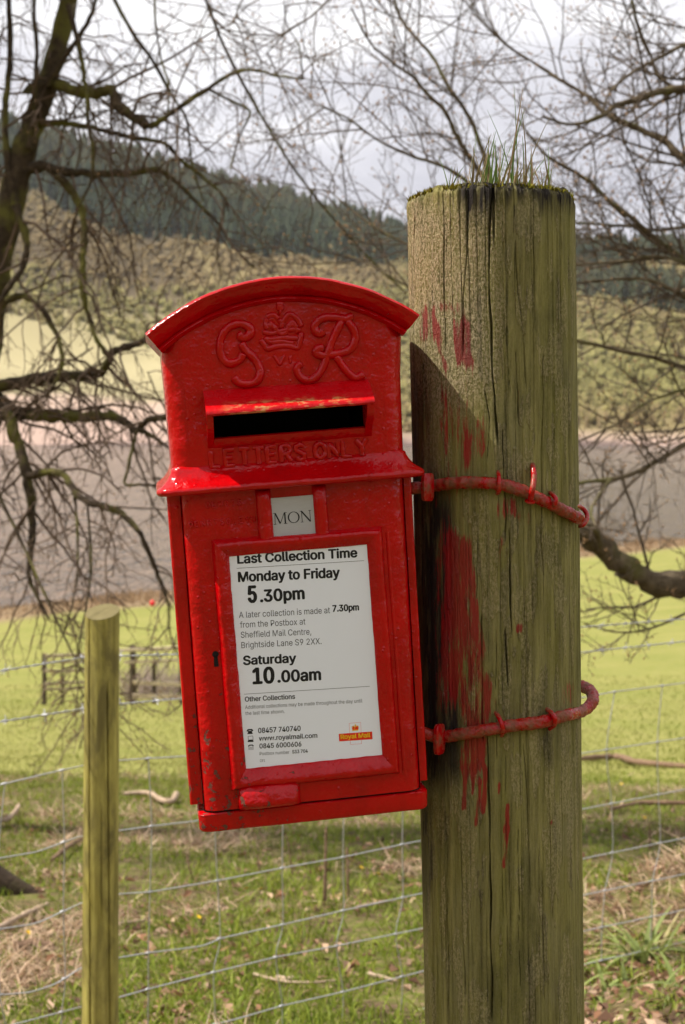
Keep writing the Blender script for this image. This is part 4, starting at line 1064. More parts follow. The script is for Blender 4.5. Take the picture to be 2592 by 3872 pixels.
def nail(pts, r_, label, head=False, cat='nail', name='bent_nail'):
    o0 = np.array(pts[0]); c = catmull(np.array(pts), 8)
    root = empty(name, o0, label, cat, 'nails and staples holding the straps')
    m = MB(); V, F = tube_geo(c, r_, 10, True); m.add(V - o0, F); m.build('shank', REDNAIL, root, True, 70)
    if head:
        m = MB(); d = c[-1] - c[-2]; d /= np.linalg.norm(d)
        V, F = tube_geo([c[-1] - o0, c[-1] - o0 + d * 0.0012, c[-1] - o0 + d * 0.002], [0.0048, 0.0052, 0.0044], 16); m.add(V, F); m.build('head', REDNAIL, root, True, 40)
E1 = 2 * RODR
nail([hug(1884, 1782, -0.003), hug(1887, 1800, 0.008), hug(1889, 1828, E1 + 0.002), hug(1887, 1858, 0.010), hug(1880, 1866, -0.003)], 0.0021, 'short staple over the upper strap near the box', cat='staple', name='wire_staple')
nail([hug(2012, 1752, -0.004), hug(2018, 1775, 0.004), hug(2020, 1810, 0.010), hug(2014, 1852, E1 + 0.003), hug(2006, 1892, 0.010)], 0.0028, 'long bent nail with a broad head hooked over the upper strap', True)
nail([hug(2078, 1862, -0.003), hug(2090, 1870, 0.008), hug(2103, 1888, E1 + 0.002), hug(2097, 1910, E1), hug(2078, 1918, -0.002)], 0.0022, 'staple pinching the upper strap right of the long bent nail', cat='staple', name='wire_staple')
nail([hug(2168, 1912, -0.003), P(2195, 1917, 1.520), P(2217, 1938, 1.522), P(2220, 1962, 1.515), P(2205, 1985, 1.508), P(2180, 1988, 1.512), hug(2165, 1985, -0.003)], 0.0024, 'large wire hook wrapped round the free end of the upper strap', cat='staple', name='wire_staple')
nail([hug(1874, 2694, -0.003), hug(1886, 2710, 0.008), hug(1898, 2738, E1 + 0.003), hug(1903, 2765, E1), hug(1898, 2780, -0.001)], 0.0022, 'staple over the lower strap nearer the box', cat='staple', name='wire_staple')
nail([hug(2066, 2680, -0.003), hug(2084, 2694, 0.008), hug(2098, 2715, E1 + 0.003), hug(2098, 2738, E1), hug(2078, 2756, -0.002)], 0.0024, 'staple over the lower strap nearer the loop', cat='staple', name='wire_staple')

# ------------------------------------------------------------------ stock fence: round stake, wire netting, two barbed wires
FP = (385, 3.82)
def fence_d(x):
    if x <= FP[0]: return FP[1] + (x - FP[0]) / FP[0] * 0.17
    t = (x - FP[0]) / (2592 - FP[0]); return 1.0 / ((1 - t) / FP[1] + t / 5.0)
def fence_stake():
    top = P(388, 2308, FP[1] - 0.045); bot = P(379, 3872, FP[1] - 0.045); ax = (bot - top) / (top[2] - bot[2]) * -1
    base = top - ax * 0 ; zb = -0.35
    def c(z): return top + (top - bot) / (top[2] - bot[2]) * (z - top[2])
    root = empty('fence_stake', c(zb), 'thin round olive fence stake with slant-cut top, standing left of the post box', 'fence post')
    th = np.linspace(0, 2 * math.pi, 280, endpoint=False); zs = np.concatenate([np.linspace(zb, -0.2, 6), np.linspace(-0.18, top[2], 130)])
    TH, Z = np.meshgrid(th, zs)
    rad = np.interp(Z, [zb, top[2]], [0.0475, 0.0425]) + 0.0012 * fbm(np.stack([np.cos(TH).ravel() * 2, np.sin(TH).ravel() * 2, Z.ravel() * 3], -1), 3, 141).reshape(Z.shape)
    for (ang, z0, z1, tw, dp, wd) in [(-0.72, 1.02, -1, 0.30, 0.010, 0.05), (0.42, 0.75, -1, 0.30, 0.010, 0.055), (0.05, 0.45, 0.2, 0.2, 0.004, 0.03), (2.5, 1.0, 0.3, 0.1, 0.006, 0.05)]:
        a = ang + tw * (top[2] - Z)                       # 0 faces the camera
        d = np.abs((TH - a + math.pi) % (2 * math.pi) - math.pi)
        ins = (1 - sstep(z0 - 0.02, z0 + 0.05, Z)) * sstep(z1 - 0.05, z1 + 0.02, Z)
        rad = rad - ins * dp * np.clip(1.2 - d / wd, 0, 1)
    cc = np.array([c(z) for z in zs])
    X = cc[:, 0][:, None] + np.sin(TH) * rad; Y = cc[:, 1][:, None] - np.cos(TH) * rad
    slant = (np.sin(TH) * 0.25 + np.cos(TH) * -0.9) * 0.016
    Zs = Z + slant * sstep(top[2] - 0.1, top[2], Z) - 0.004 * (Z >= top[2])
    V = np.stack([X, Y, Zs], -1); n, m = TH.shape; idx = np.arange(n * m).reshape(n, m)
    a, b = idx[:-1], idx[1:]; F = [tuple(f) for f in np.stack([a, np.roll(a, -1, 1), np.roll(b, -1, 1), b], -1).reshape(-1, 4)]
    o0 = c(zb); mesh_obj('stake_body', V.reshape(-1, 3) - o0, F, STAKEM, root, True, 50)
    tt = NT('sawn grey end grain', 0.9, 0.1); q = tt.coord(); em = tt.done(tt.mix(tt.noise(q, 60, 4), (0.12, 0.10, 0.045), (0.22, 0.185, 0.09)))
    mesh_obj('cut_end', V[-1] - o0 + np.array([0, 0, 0.0006]), [tuple(range(m))], em, root, False)
fence_stake()
WIRES = {
 'b1': [(-330, 2590), (0, 2537), (330, 2484), (385, 2482), (690, 2474), (1400, 2425), (2190, 2372), (2592, 2340), (2900, 2318)],
 'b2': [(-330, 2780), (0, 2729), (330, 2678), (385, 2668), (690, 2641), (1400, 2560), (2190, 2468), (2592, 2425), (2900, 2395)],
 'n1': [(-330, 3050), (0, 2968), (200, 2920), (385, 2880), (560, 2868), (700, 2860), (1300, 2775), (2190, 2640), (2320, 2616), (2592, 2582), (2900, 2540)],
 'n2': [(-330, 3330), (0, 3245), (140, 3222), (300, 3163), (385, 3150), (574, 3124), (746, 3104), (1300, 3010), (2190, 2850), (2592, 2790), (2900, 2745)],
 'n3': [(-330, 3600), (0, 3513), (140, 3492), (310, 3414), (385, 3385), (568, 3373), (823, 3330), (1068, 3282), (1298, 3241), (1522, 3193), (2190, 3062), (2592, 2985), (2900, 2930)],
 'n4': [(-330, 3850), (0, 3762), (120, 3752), (220, 3718), (310, 3657), (385, 3632), (561, 3603), (772, 3577), (835, 3548), (1071, 3496), (1298, 3443), (1522, 3394), (2190, 3250), (2592, 3168), (2900, 3105)],
 'n5': [(-330, 4000), (60, 3872), (310, 3807), (385, 3790), (561, 3740), (810, 3676), (1045, 3619), (1272, 3577), (1494, 3532), (2200, 3386), (2592, 3305), (2900, 3240)],
 'n6': [(-330, 4160), (60, 4060), (385, 3965), (600, 3925), (900, 3852), (1068, 3803), (1288, 3753), (1599, 3673), (2210, 3520), (2592, 3440), (2900, 3378)],
 'n7': [(-330, 4330), (60, 4230), (385, 4130), (600, 4085), (900, 4010), (1288, 3905), (1599, 3815), (2230, 3642), (2592, 3560), (2900, 3500)]}
def wpt(key, x, jig=0.0):
    q = np.array(WIRES[key], dtype=float); return P(x, np.interp(x, q[:, 0], q[:, 1]) + jig, fence_d(x))
def wire_line(key):
    xs = np.linspace(-330, 2900, 130); q = np.array(WIRES[key], dtype=float)
    ysm = np.interp(xs, q[:, 0], q[:, 1])
    ysm = (ysm + np.interp(xs - 18, q[:, 0], q[:, 1]) + np.interp(xs + 18, q[:, 0], q[:, 1])) / 3
    return np.array([P(x, y, fence_d(x)) for x, y in zip(xs, ysm)])
def netting():
    root = empty('wire_netting', P(379, 4100, FP[1]), 'galvanised square stock netting stretched behind the post box', 'wire fence'); o0 = np.array(root.location)
    keys = ['n1', 'n2', 'n3', 'n4', 'n5', 'n6', 'n7']
    for k in keys:
        c = wire_line(k); m = MB(); V, F = tube_geo(c, 0.0018, 6); m.add(V - o0, F); m.build('line_wire', GALV, root, True, 80)
    base = [-230, 5, 240, 420, 568, 823, 1068, 1298, 1522, 1745, 1960, 2145, 2325, 2505, 2680, 2850]
    drift = [[-8, 12, 0, 6, -4, -20, -6], [2, -14, -6, 4, 16, 8, 0]]
    for i, x in enumerate(base):
        js = [rng.normal(0, 9) for _ in keys]
        if x in (1068, 1298, 1522): js = [10, 4, 0, 2, -24, 0, -6]
        if x == 568: js = [-6, 6, 0, -6, -6, -8, -4]
        if x == 823: js = [-4, -10, 0, 10, -14, -6, 0]
        if x == 2325: js = [0, -30, -12, -8, -36, -48, -50]
        if x == 2505: js = [0, -18, -14, -8, -36, -40, -44]
        pts = np.array([wpt(k, x + j) for k, j in zip(keys, js)])
        c = catmull(pts, 6); m = MB(); V, F = tube_geo(c, 0.0016, 6); m.add(V - o0, F); m.build('stay_wire', GALV, root, True, 80)
        for p in pts:
            m = MB(); d = np.array([0.009, 0.003, 0.001])
            V, F = tube_geo([p - d, p - d * 0.4, p + d * 0.4, p + d], [0.0018, 0.0034, 0.0032, 0.0018], 7); m.add(V - o0, F); m.build('knot', GALV, root, True, 80)
netting()
def barbed(key, label):
    c = wire_line(key); c = catmull(c, 4)
    root = empty('barbed_wire', c[40], label, 'barbed wire', 'barbed wires along the top of the fence'); o0 = np.array(root.location)
    s = np.concatenate([[0], np.cumsum(np.linalg.norm(np.diff(c, axis=0), axis=1))])
    for ph in (0, math.pi):
        a = s / 0.028 * math.pi + ph
        q = c + np.stack([0 * a, np.cos(a) * 0.0016, np.sin(a) * 0.0016], -1)
        m = MB(); V, F = tube_geo(q, 0.0013, 5); m.add(V - o0, F); m.build('strand', GALV, root, True, 80)
    for t in np.arange(0.03, s[-1], 0.105):
        p = np.array([np.interp(t, s, c[:, k]) for k in range(3)]); m = MB()
        V, F = tube_geo([p + (-0.006, 0, 0), p + (0.006, 0, 0)], 0.0036, 6); m.add(V - o0, F)
        for k in range(4):
            d = np.array([rng.normal(0, 0.4), rng.normal(0, 0.7), (1 if k % 2 else -1) * rng.uniform(0.5, 1)]); d /= np.linalg.norm(d)
            V, F = tube_geo([p, p + d * 0.017], [0.0011, 0.0006], 4); m.add(V - o0, F)
        m.build('barb', GALV, root, True, 60)
barbed('b1', 'topmost twisted barbed wire of the fence')
barbed('b2', 'second barbed wire, below the topmost one and above the netting')

# ------------------------------------------------------------------ pen of posts and rails far down the field
def g_at(x, y): return np.array([x, y, float(ground_z(np.array([x]), np.array([y]))[0])])
OLDWOOD = mat_bark('weathered grey rails', (0.34, 0.27, 0.19), (0.50, 0.40, 0.30), (0.25, 0.22, 0.12), 0.3)
DARKWOOD = mat_bark('dark creosoted rails', (0.055, 0.042, 0.028), (0.10, 0.075, 0.05), (0.09, 0.085, 0.03), 0.3)
PALEWOOD = mat_bark('pale sunlit rail', (0.58, 0.46, 0.33), (0.70, 0.58, 0.43), (0.4, 0.32, 0.2), 0.3)
FD = 34.0
def rail_fence(name, posts, rails, label, mp, mr):
    x0 = posts[0][0]; root = empty(name, P(x0, posts[0][2], FD), label, 'rail fence', 'rail fences in the field'); o0 = np.array(root.location)
    for (x, y0, y1, w) in posts:
        a, b = P(x, y0, FD), P(x, y1 + 25, FD); m = MB(); V, F = tube_geo([b, a * 0.5 + b * 0.5, a], w / 2 * FD / FPX, 8, True, 0.05); m.add(V - o0, F); m.build('post', mp, root, True, 50)
    for (xa, ya, xb, yb, h) in rails:
        a, b = P(xa, ya, FD - 0.09), P(xb, yb, FD - 0.09); m = MB(); hh = h / 2 * FD / FPX
        V = [p + np.array([0, dy, dz]) for p in (a, a * 0.5 + b * 0.5 + (0, 0, rng.normal(0, 0.012)), b) for dy, dz in ((-0.03, -hh), (0.03, -hh), (0.03, hh), (-0.03, hh))]
        F = [(i * 4 + j, i * 4 + (j + 1) % 4, i * 4 + 4 + (j + 1) % 4, i * 4 + 4 + j) for i in range(2) for j in range(4)] + [(3, 2, 1, 0), (8, 9, 10, 11)]
        m.add(np.array(V) - o0, F); m.build('rail', mr, root, False, None)
rail_fence('rail_fence', [(168, 2472, 2640, 18), (238, 2480, 2640, 9), (340, 2470, 2650, 16)], [(168, 2482, 345, 2476, 12), (168, 2538, 345, 2532, 10), (168, 2588, 345, 2580, 10), (168, 2505, 345, 2500, 9), (168, 2606, 345, 2600, 9)], 'dark post and rail fence section left of the thin fence stake', DARKWOOD, OLDWOOD)
rail_fence('rail_fence', [(503, 2440, 2665, 24), (583, 2495, 2690, 15), (685, 2470, 2690, 16), (800, 2470, 2690, 16)], [(440, 2460, 800, 2440, 12), (470, 2505, 800, 2490, 10), (503, 2580, 800, 2592, 15), (503, 2632, 800, 2645, 18)], 'post and rail fence with pale lower rails, just left of the post box', DARKWOOD, PALEWOOD)
# grey scrub inside the pen
def scrub():
    m = MB(); c0 = P(610, 2600, 35.5)
    for i in range(420):
        b = P(rng.uniform(470, 800), rng.uniform(2600, 2660), 35.5 + rng.uniform(0, 1.2)); h = rng.uniform(0.3, 0.8)
        t = b + np.array([rng.normal(0, 0.25), rng.normal(0, 0.25), h]); mid = (b + t) / 2 + rng.normal(0, 0.06, 3)
        V, F = tube_geo([b, mid, t], [0.012, 0.009, 0.004], 3, False); m.add(V - c0, F)
    o = m.build('bramble_scrub', flat('grey bramble stems', (0.42, 0.33, 0.29), 0.9), None, True, None, loc=c0); tag(o, 'tangled grey bramble scrub behind the pale rails', 'scrub', kind='stuff')
scrub()
p = on_ground(577, 2292)
mk_ = MB()
prof = [(0.0, 0.0), (0.10, 0.02), (0.16, 0.10), (0.17, 0.20), (0.13, 0.30), (0.06, 0.35), (0.03, 0.38), (0.0, 0.385)]
V = [(r_ * math.cos(a), r_ * math.sin(a), z) for r_, z in prof for a in np.linspace(0, 2 * math.pi, 14, endpoint=False)]
F = [(j * 14 + i, j * 14 + (i + 1) % 14, (j + 1) * 14 + (i + 1) % 14, (j + 1) * 14 + i) for j in range(len(prof) - 1) for i in range(14)]
mk_.add(V, F); o = mk_.build('marker', flat('bright red plastic', (0.75, 0.03, 0.03), 0.4), None, True, 60, loc=p); tag(o, 'small bright red marker lying at the far edge of the green field', 'marker')

# ------------------------------------------------------------------ bare spring trees
class TB:                                    # fast collector of open tubes
    def __init__(s): s.V = []; s.F = []; s.n = 0
    def tube(s, pts, rad, sides):
        n = len(pts); T = np.empty_like(pts); T[1:-1] = pts[2:] - pts[:-2]; T[0] = pts[1] - pts[0]; T[-1] = pts[-1] - pts[-2]
        T /= np.linalg.norm(T, axis=1)[:, None] + 1e-9
        ref = np.array([0.31, 0.22, 0.93]); u = np.cross(T, ref); u /= np.linalg.norm(u, axis=1)[:, None] + 1e-9; v = np.cross(T, u)
        a = np.arange(sides) * (2 * math.pi / sides)
        V = pts[:, None, :] + rad[:, None, None] * (np.cos(a)[None, :, None] * u[:, None, :] + np.sin(a)[None, :, None] * v[:, None, :])
        idx = np.arange(n * sides).reshape(n, sides) + s.n; x, y = idx[:-1], idx[1:]
        s.V.append(V.reshape(-1, 3)); s.F.append(np.stack([x, np.roll(x, -1, 1), np.roll(y, -1, 1), y], -1).reshape(-1, 4)); s.n += n * sides
    def build(s, name, mat, parent, o0):
        if not s.V: return None
        return mesh_obj(name, np.concatenate(s.V) - o0, np.concatenate(s.F), mat, parent)
def unit(v): return v / (np.linalg.norm(v) + 1e-9)
def grow(tb, p, d, Lh, r0, level, st, buds, r):
    n = 4 if level >= 3 else 6
    pts = [p]; q = p.copy(); dd = unit(d)
    for i in range(n):
        dd = unit(dd + r.normal(0, st['wig'], 3) + np.array([0, 0, st['trop'][min(level, 3)]]))
        q = q + dd * Lh / n; pts.append(q)
    pts = np.array(pts); rad = r0 * np.linspace(1, 0.45, n + 1)
    tb.tube(pts, rad, 5 if level == 1 else 3)
    if level >= st['depth']:
        if r.random() < st['bud']: buds.append(pts[-1]); 
        if r.random() < st['bud']: buds.append(pts[-2])
        return
    k = st['kids'][level]
    for j in range(k):
        t = (j + r.uniform(0.3, 1.0)) / k * 0.92 + 0.06; f = t * n; i = min(int(f), n - 1); b = pts[i] * (1 - f + i) + pts[i + 1] * (f - i)
        ax = unit(pts[i + 1] - pts[i]); side = unit(np.cross(ax, r.normal(0, 1, 3)))
        side[1] *= 0.75
        grow(tb, b, ax * st['fwd'] + side, Lh * r.uniform(0.32, 0.62) * (1 - 0.4 * t), max(r0 * 0.55, st['rmin']), level + 1, st, buds, r)
def limb(root, o0, pts, w, d0, d1, st, bark, twig, buds, r, density=1.0, L1=(0.35, 0.9)):
    """pts: picture points, w: widths there; depth runs from d0 to d1"""
    pts = np.array(pts, dtype=float); s = np.linspace(0, 1, len(pts)); ww = np.interp(s, np.linspace(0, 1, len(w)), w)
    wob = 0.12 * np.cumsum(r.normal(0, 0.5, len(pts))) * 0.5
    q = np.array([P(x, y, d0 + (d1 - d0) * t + z) for (x, y), t, z in zip(pts, s, wob)])
    rad = np.array([wp / 2 * (d0 + (d1 - d0) * t) / FPX for wp, t in zip(ww, s)])
    c = catmull(q, 5); rc = np.interp(np.linspace(0, 1, len(c)), s, rad)
    c = c + 0.15 * rc[:, None] * r.normal(0, 1, c.shape)
    m = MB(); V, F = tube_geo(c, rc * (1 + 0.10 * r.normal(0, 1, len(c))), 10, True, 0.05); m.add(V - o0, F); lo = m.build('limb', bark, root, True, 80)
    tb = TB(); seg = np.linalg.norm(np.diff(c, axis=0), axis=1); tot = seg.sum(); cs = np.concatenate([[0], np.cumsum(seg)])
    n = max(2, int(tot / 0.13 * density))
    for j in range(n):
        t = r.uniform(0.04, 1.0) * tot; i = min(np.searchsorted(cs, t) - 1, len(c) - 2); i = max(i, 0)
        f = (t - cs[i]) / seg[i]; b = c[i] * (1 - f) + c[i + 1] * f; ax = unit(c[i + 1] - c[i]); side = unit(np.cross(ax, r.normal(0, 1, 3)))
        grow(tb, b, ax * st['fwd'] + side + np.array([0, 0, st['rise']]), r.uniform(*L1), min(max(rc[i] * 0.42, 0.0045), 0.010), 1, st, buds, r)
    tw = tb.build('twigs', twig, lo, o0)
    if tw: tag(tw, kind='stuff')
def bud_mesh(root, o0, buds, size, r):
    if not buds: return
    b = np.array(buds); n = len(b); s = size * r.uniform(0.6, 1.3, (n, 1))
    dirs = [np.array(k, dtype=float) for k in ((1, 0, 0), (-1, 0, 0), (0, 1, 0), (0, -1, 0), (0, 0, 1.6), (0, 0, -1.6))]
    V = np.stack([b + s * k for k in dirs], 1).reshape(-1, 3); o6 = np.arange(n)[:, None, None] * 6
    F = (np.array([(0, 2, 4), (2, 1, 4), (1, 3, 4), (3, 0, 4), (2, 0, 5), (1, 2, 5), (3, 1, 5), (0, 3, 5)])[None] + o6).reshape(-1, 3)
    o = mesh_obj('buds', V - o0, F, BUDM, root, False); tag(o, kind='stuff')

def left_tree():
    r = np.random.default_rng(11); D = 9.2
    st = dict(wig=0.17, trop=[0, -0.10, -0.14, -0.10], kids=[0, 4, 3, 2], fwd=0.55, depth=3, rmin=0.0016, bud=0.22, rise=-0.15)
    base = on_ground(-290, 3390)
    root = empty('bare_tree', base, 'dark gnarled bare tree with drooping twigs at the left edge', 'tree'); o0 = np.array(base)
    buds = []
    tr = [(-290, 3430), (-250, 2900), (-200, 2400), (-150, 1950), (-95, 1560), (-32, 1150), (30, 830), (92, 570), (185, 300), (255, 20), (300, -300), (330, -800), (340, -1400)]
    tw = [230, 170, 155, 140, 130, 112, 100, 88, 74, 62, 54, 48, 34]
    q = np.array([P(x, y, D) for x, y in tr]); q[0] = base - (0, 0, 0.1); rad = np.array(tw) / 2 * D / FPX
    c = catmull(q, 8); rc = np.interp(np.linspace(0, 1, len(c)), np.linspace(0, 1, len(rad)), rad)
    m = MB(); V, F = tube_geo(c, rc * (1 + 0.06 * r.normal(0, 1, len(c))), 20, True, 0.06); m.add(V - o0, F); m.build('trunk', BARKL, root, True, 80)
    for a in (-0.15, 1.3, 2.6):            # root flare
        m = MB(); e = base + np.array([math.cos(a) * 0.62, math.sin(a) * 0.4, 0]); e[2] = ground_z(np.array([e[0]]), np.array([e[1]]))[0] - 0.06
        V, F = tube_geo(catmull(np.array([base + (0, 0, 0.26), base + np.array([math.cos(a) * 0.3, math.sin(a) * 0.22, 0.09]), e]), 5), np.array([0.15, 0.14, 0.13, 0.115, 0.10, 0.085, 0.07, 0.055, 0.042, 0.03, 0.015]), 10, True, 0.06); m.add(V - o0, F); m.build('root', ROOTM, root, True, 80)
    def lb(pts, w, d0=D, d1=D, density=1.0, L1=(0.35, 0.9)): limb(root, o0, pts, w, d0, d1, st, BARKL, TWIGL, buds, r, density * 1.35, L1)
    lb([(110, 350), (199, 315), (274, 340), (357, 352), (423, 344), (456, 406), (531, 456), (564, 477), (622, 448), (705, 390), (788, 336), (879, 278), (962, 264), (1045, 286), (1148, 300)], [62, 42, 40, 40, 44, 40, 36, 26, 20, 17, 15, 14, 12, 10, 8], D, 8.4, 0.75)
    lb([(788, 336), (870, 380), (945, 418), (915, 500), (890, 570), (870, 640)], [12, 10, 9, 7, 6, 4], 8.6, 8.4, 0.5, (0.2, 0.5))
    lb([(1148, 300), (1140, 240), (1130, 170), (1085, 90), (1075, 0)], [7, 6, 5, 4], 8.4, 8.4, 0.5, (0.2, 0.5))
    lb([(90, 480), (190, 465), (280, 470), (400, 495), (500, 520), (620, 540), (680, 600), (780, 680), (850, 745), (865, 800)], [26, 22, 18, 15, 12, 8], D, 8.8)
    lb([(50, 680), (150, 630), (240, 650), (330, 655), (470, 655), (600, 645), (680, 700), (760, 780), (830, 850), (880, 930), (960, 1010)], [42, 34, 26, 16, 12, 8], D, 8.6)
    lb([(220, 660), (285, 740), (318, 830), (318, 930), (314, 1000), (317, 1120), (340, 1203), (370, 1287), (406, 1340)], [30, 26, 24, 20, 18], 9.0, 8.7)
    lb([(-20, 1460), (70, 1448), (149, 1433), (257, 1424), (358, 1418), (406, 1382), (430, 1328), (496, 1310), (573, 1275), (650, 1240)], [50, 44, 34, 28, 26, 18], D, 8.5)
    lb([(-20, 1500), (60, 1550), (197, 1576), (287, 1576), (418, 1576), (478, 1597), (520, 1627), (561, 1588), (627, 1580), (720, 1560)], [60, 46, 40, 28, 24, 18], D, 8.5)
    lb([(520, 1627), (560, 1640), (600, 1665), (650, 1700)], [18, 14, 10], 8.6, 8.5, 0.6)
    lb([(520, 1627), (500, 1700), (482, 1780), (475, 1830), (530, 1832), (600, 1838)], [14, 12, 10], 8.6, 8.5, 0.6, (0.25, 0.6))
    lb([(-20, 1500), (40, 1590), (75, 1700), (105, 1810), (120, 1950), (118, 2080), (110, 2180), (145, 2260), (185, 2340)], [60, 46, 44, 34, 24, 14, 10], D, 8.4)
    lb([(105, 1800), (170, 1785), (240, 1795), (285, 1855), (340, 1900), (440, 1930), (520, 2000), (560, 2080), (600, 2180), (640, 2290)], [32, 26, 28, 26, 22, 17, 14], 8.7, 8.2)
    lb([(280, 1850), (290, 1950), (295, 2080), (290, 2200), (270, 2300), (240, 2400)], [12, 10, 9, 8, 6], 8.6, 8.2, 0.8)
    lb([(415, -40), (497, 116), (580, 232), (647, 357), (705, 448), (720, 560), (735, 650), (770, 760)], [16, 13, 11, 8, 6], 9.0, 8.7, 0.8)
    lb([(585, -40), (590, 100), (612, 230), (640, 330), (632, 460), (626, 560)], [10, 8, 7, 5], 8.9, 8.7, 0.8)
    lb([(260, 20), (300, 180), (325, 330), (335, 480), (352, 560), (345, 680), (300, 780)], [22, 18, 16, 14, 12, 10], 9.0, 8.6)
    lb([(60, 780), (100, 900), (90, 1010), (40, 1080), (-40, 1200)], [34, 28, 24, 22, 20], 9.0, 8.8)
    lb([(180, 320), (250, 210), (330, 90), (370, -20), (400, -160)], [26, 20, 16, 14, 12], 9.1, 8.9)
    lb([(60, 780), (30, 600), (20, 420), (40, 200), (30, -60)], [30, 26, 24, 22, 18], 9.1, 9.3, 1.3)
    lb([(110, 560), (130, 380), (140, 200), (130, 30), (150, -120)], [22, 18, 16, 14], 9.1, 9.0, 1.2)
    lb([(0, 1150), (80, 1120), (150, 1160), (220, 1280), (235, 1380), (190, 1480)], [30, 24, 20, 16, 12], 9.0, 8.6, 1.2)
    lb([(-40, 1800), (60, 2000), (150, 2200), (250, 2420), (320, 2560), (370, 2680)], [14, 12, 11, 9, 7, 5], 8.8, 7.6, 0.9, (0.25, 0.6))
    lb([(330, 1900), (345, 2100), (330, 2280), (300, 2430), (290, 2560), (340, 2700), (300, 2830)], [10, 9, 8, 7, 6, 5], 8.5, 7.8, 0.8, (0.25, 0.55))
    lb([(640, 2290), (645, 2400), (690, 2520), (700, 2640), (640, 2700)], [8, 7, 6, 5], 8.2, 7.8, 0.8, (0.25, 0.55))
    lb([(760, -60), (850, 180), (980, 420), (1100, 620), (1240, 800), (1420, 1000), (1540, 1110)], [13, 12, 11, 10, 8, 6], 9.4, 9.0, 0.8)
    # crown above and left of the picture: it throws the dappled shade
    for k in range(26):
        x0 = r.uniform(-2600, 300); y0 = r.uniform(-1500, -500); sx = r.uniform(-500, 500)
        ys = (300, -300 - 25 * k); lb([(300, -300 - 30 * k), ((300 + x0) / 2, (y0 - 300) / 2 - 150), (x0, y0), (x0 + sx, y0 - r.uniform(-150, 250))], [50, 34, 22, 10], D, D + r.uniform(-2.2, 1.6), 0.5, (0.5, 1.2))
    bud_mesh(root, o0, buds, 0.0042, r)
left_tree()

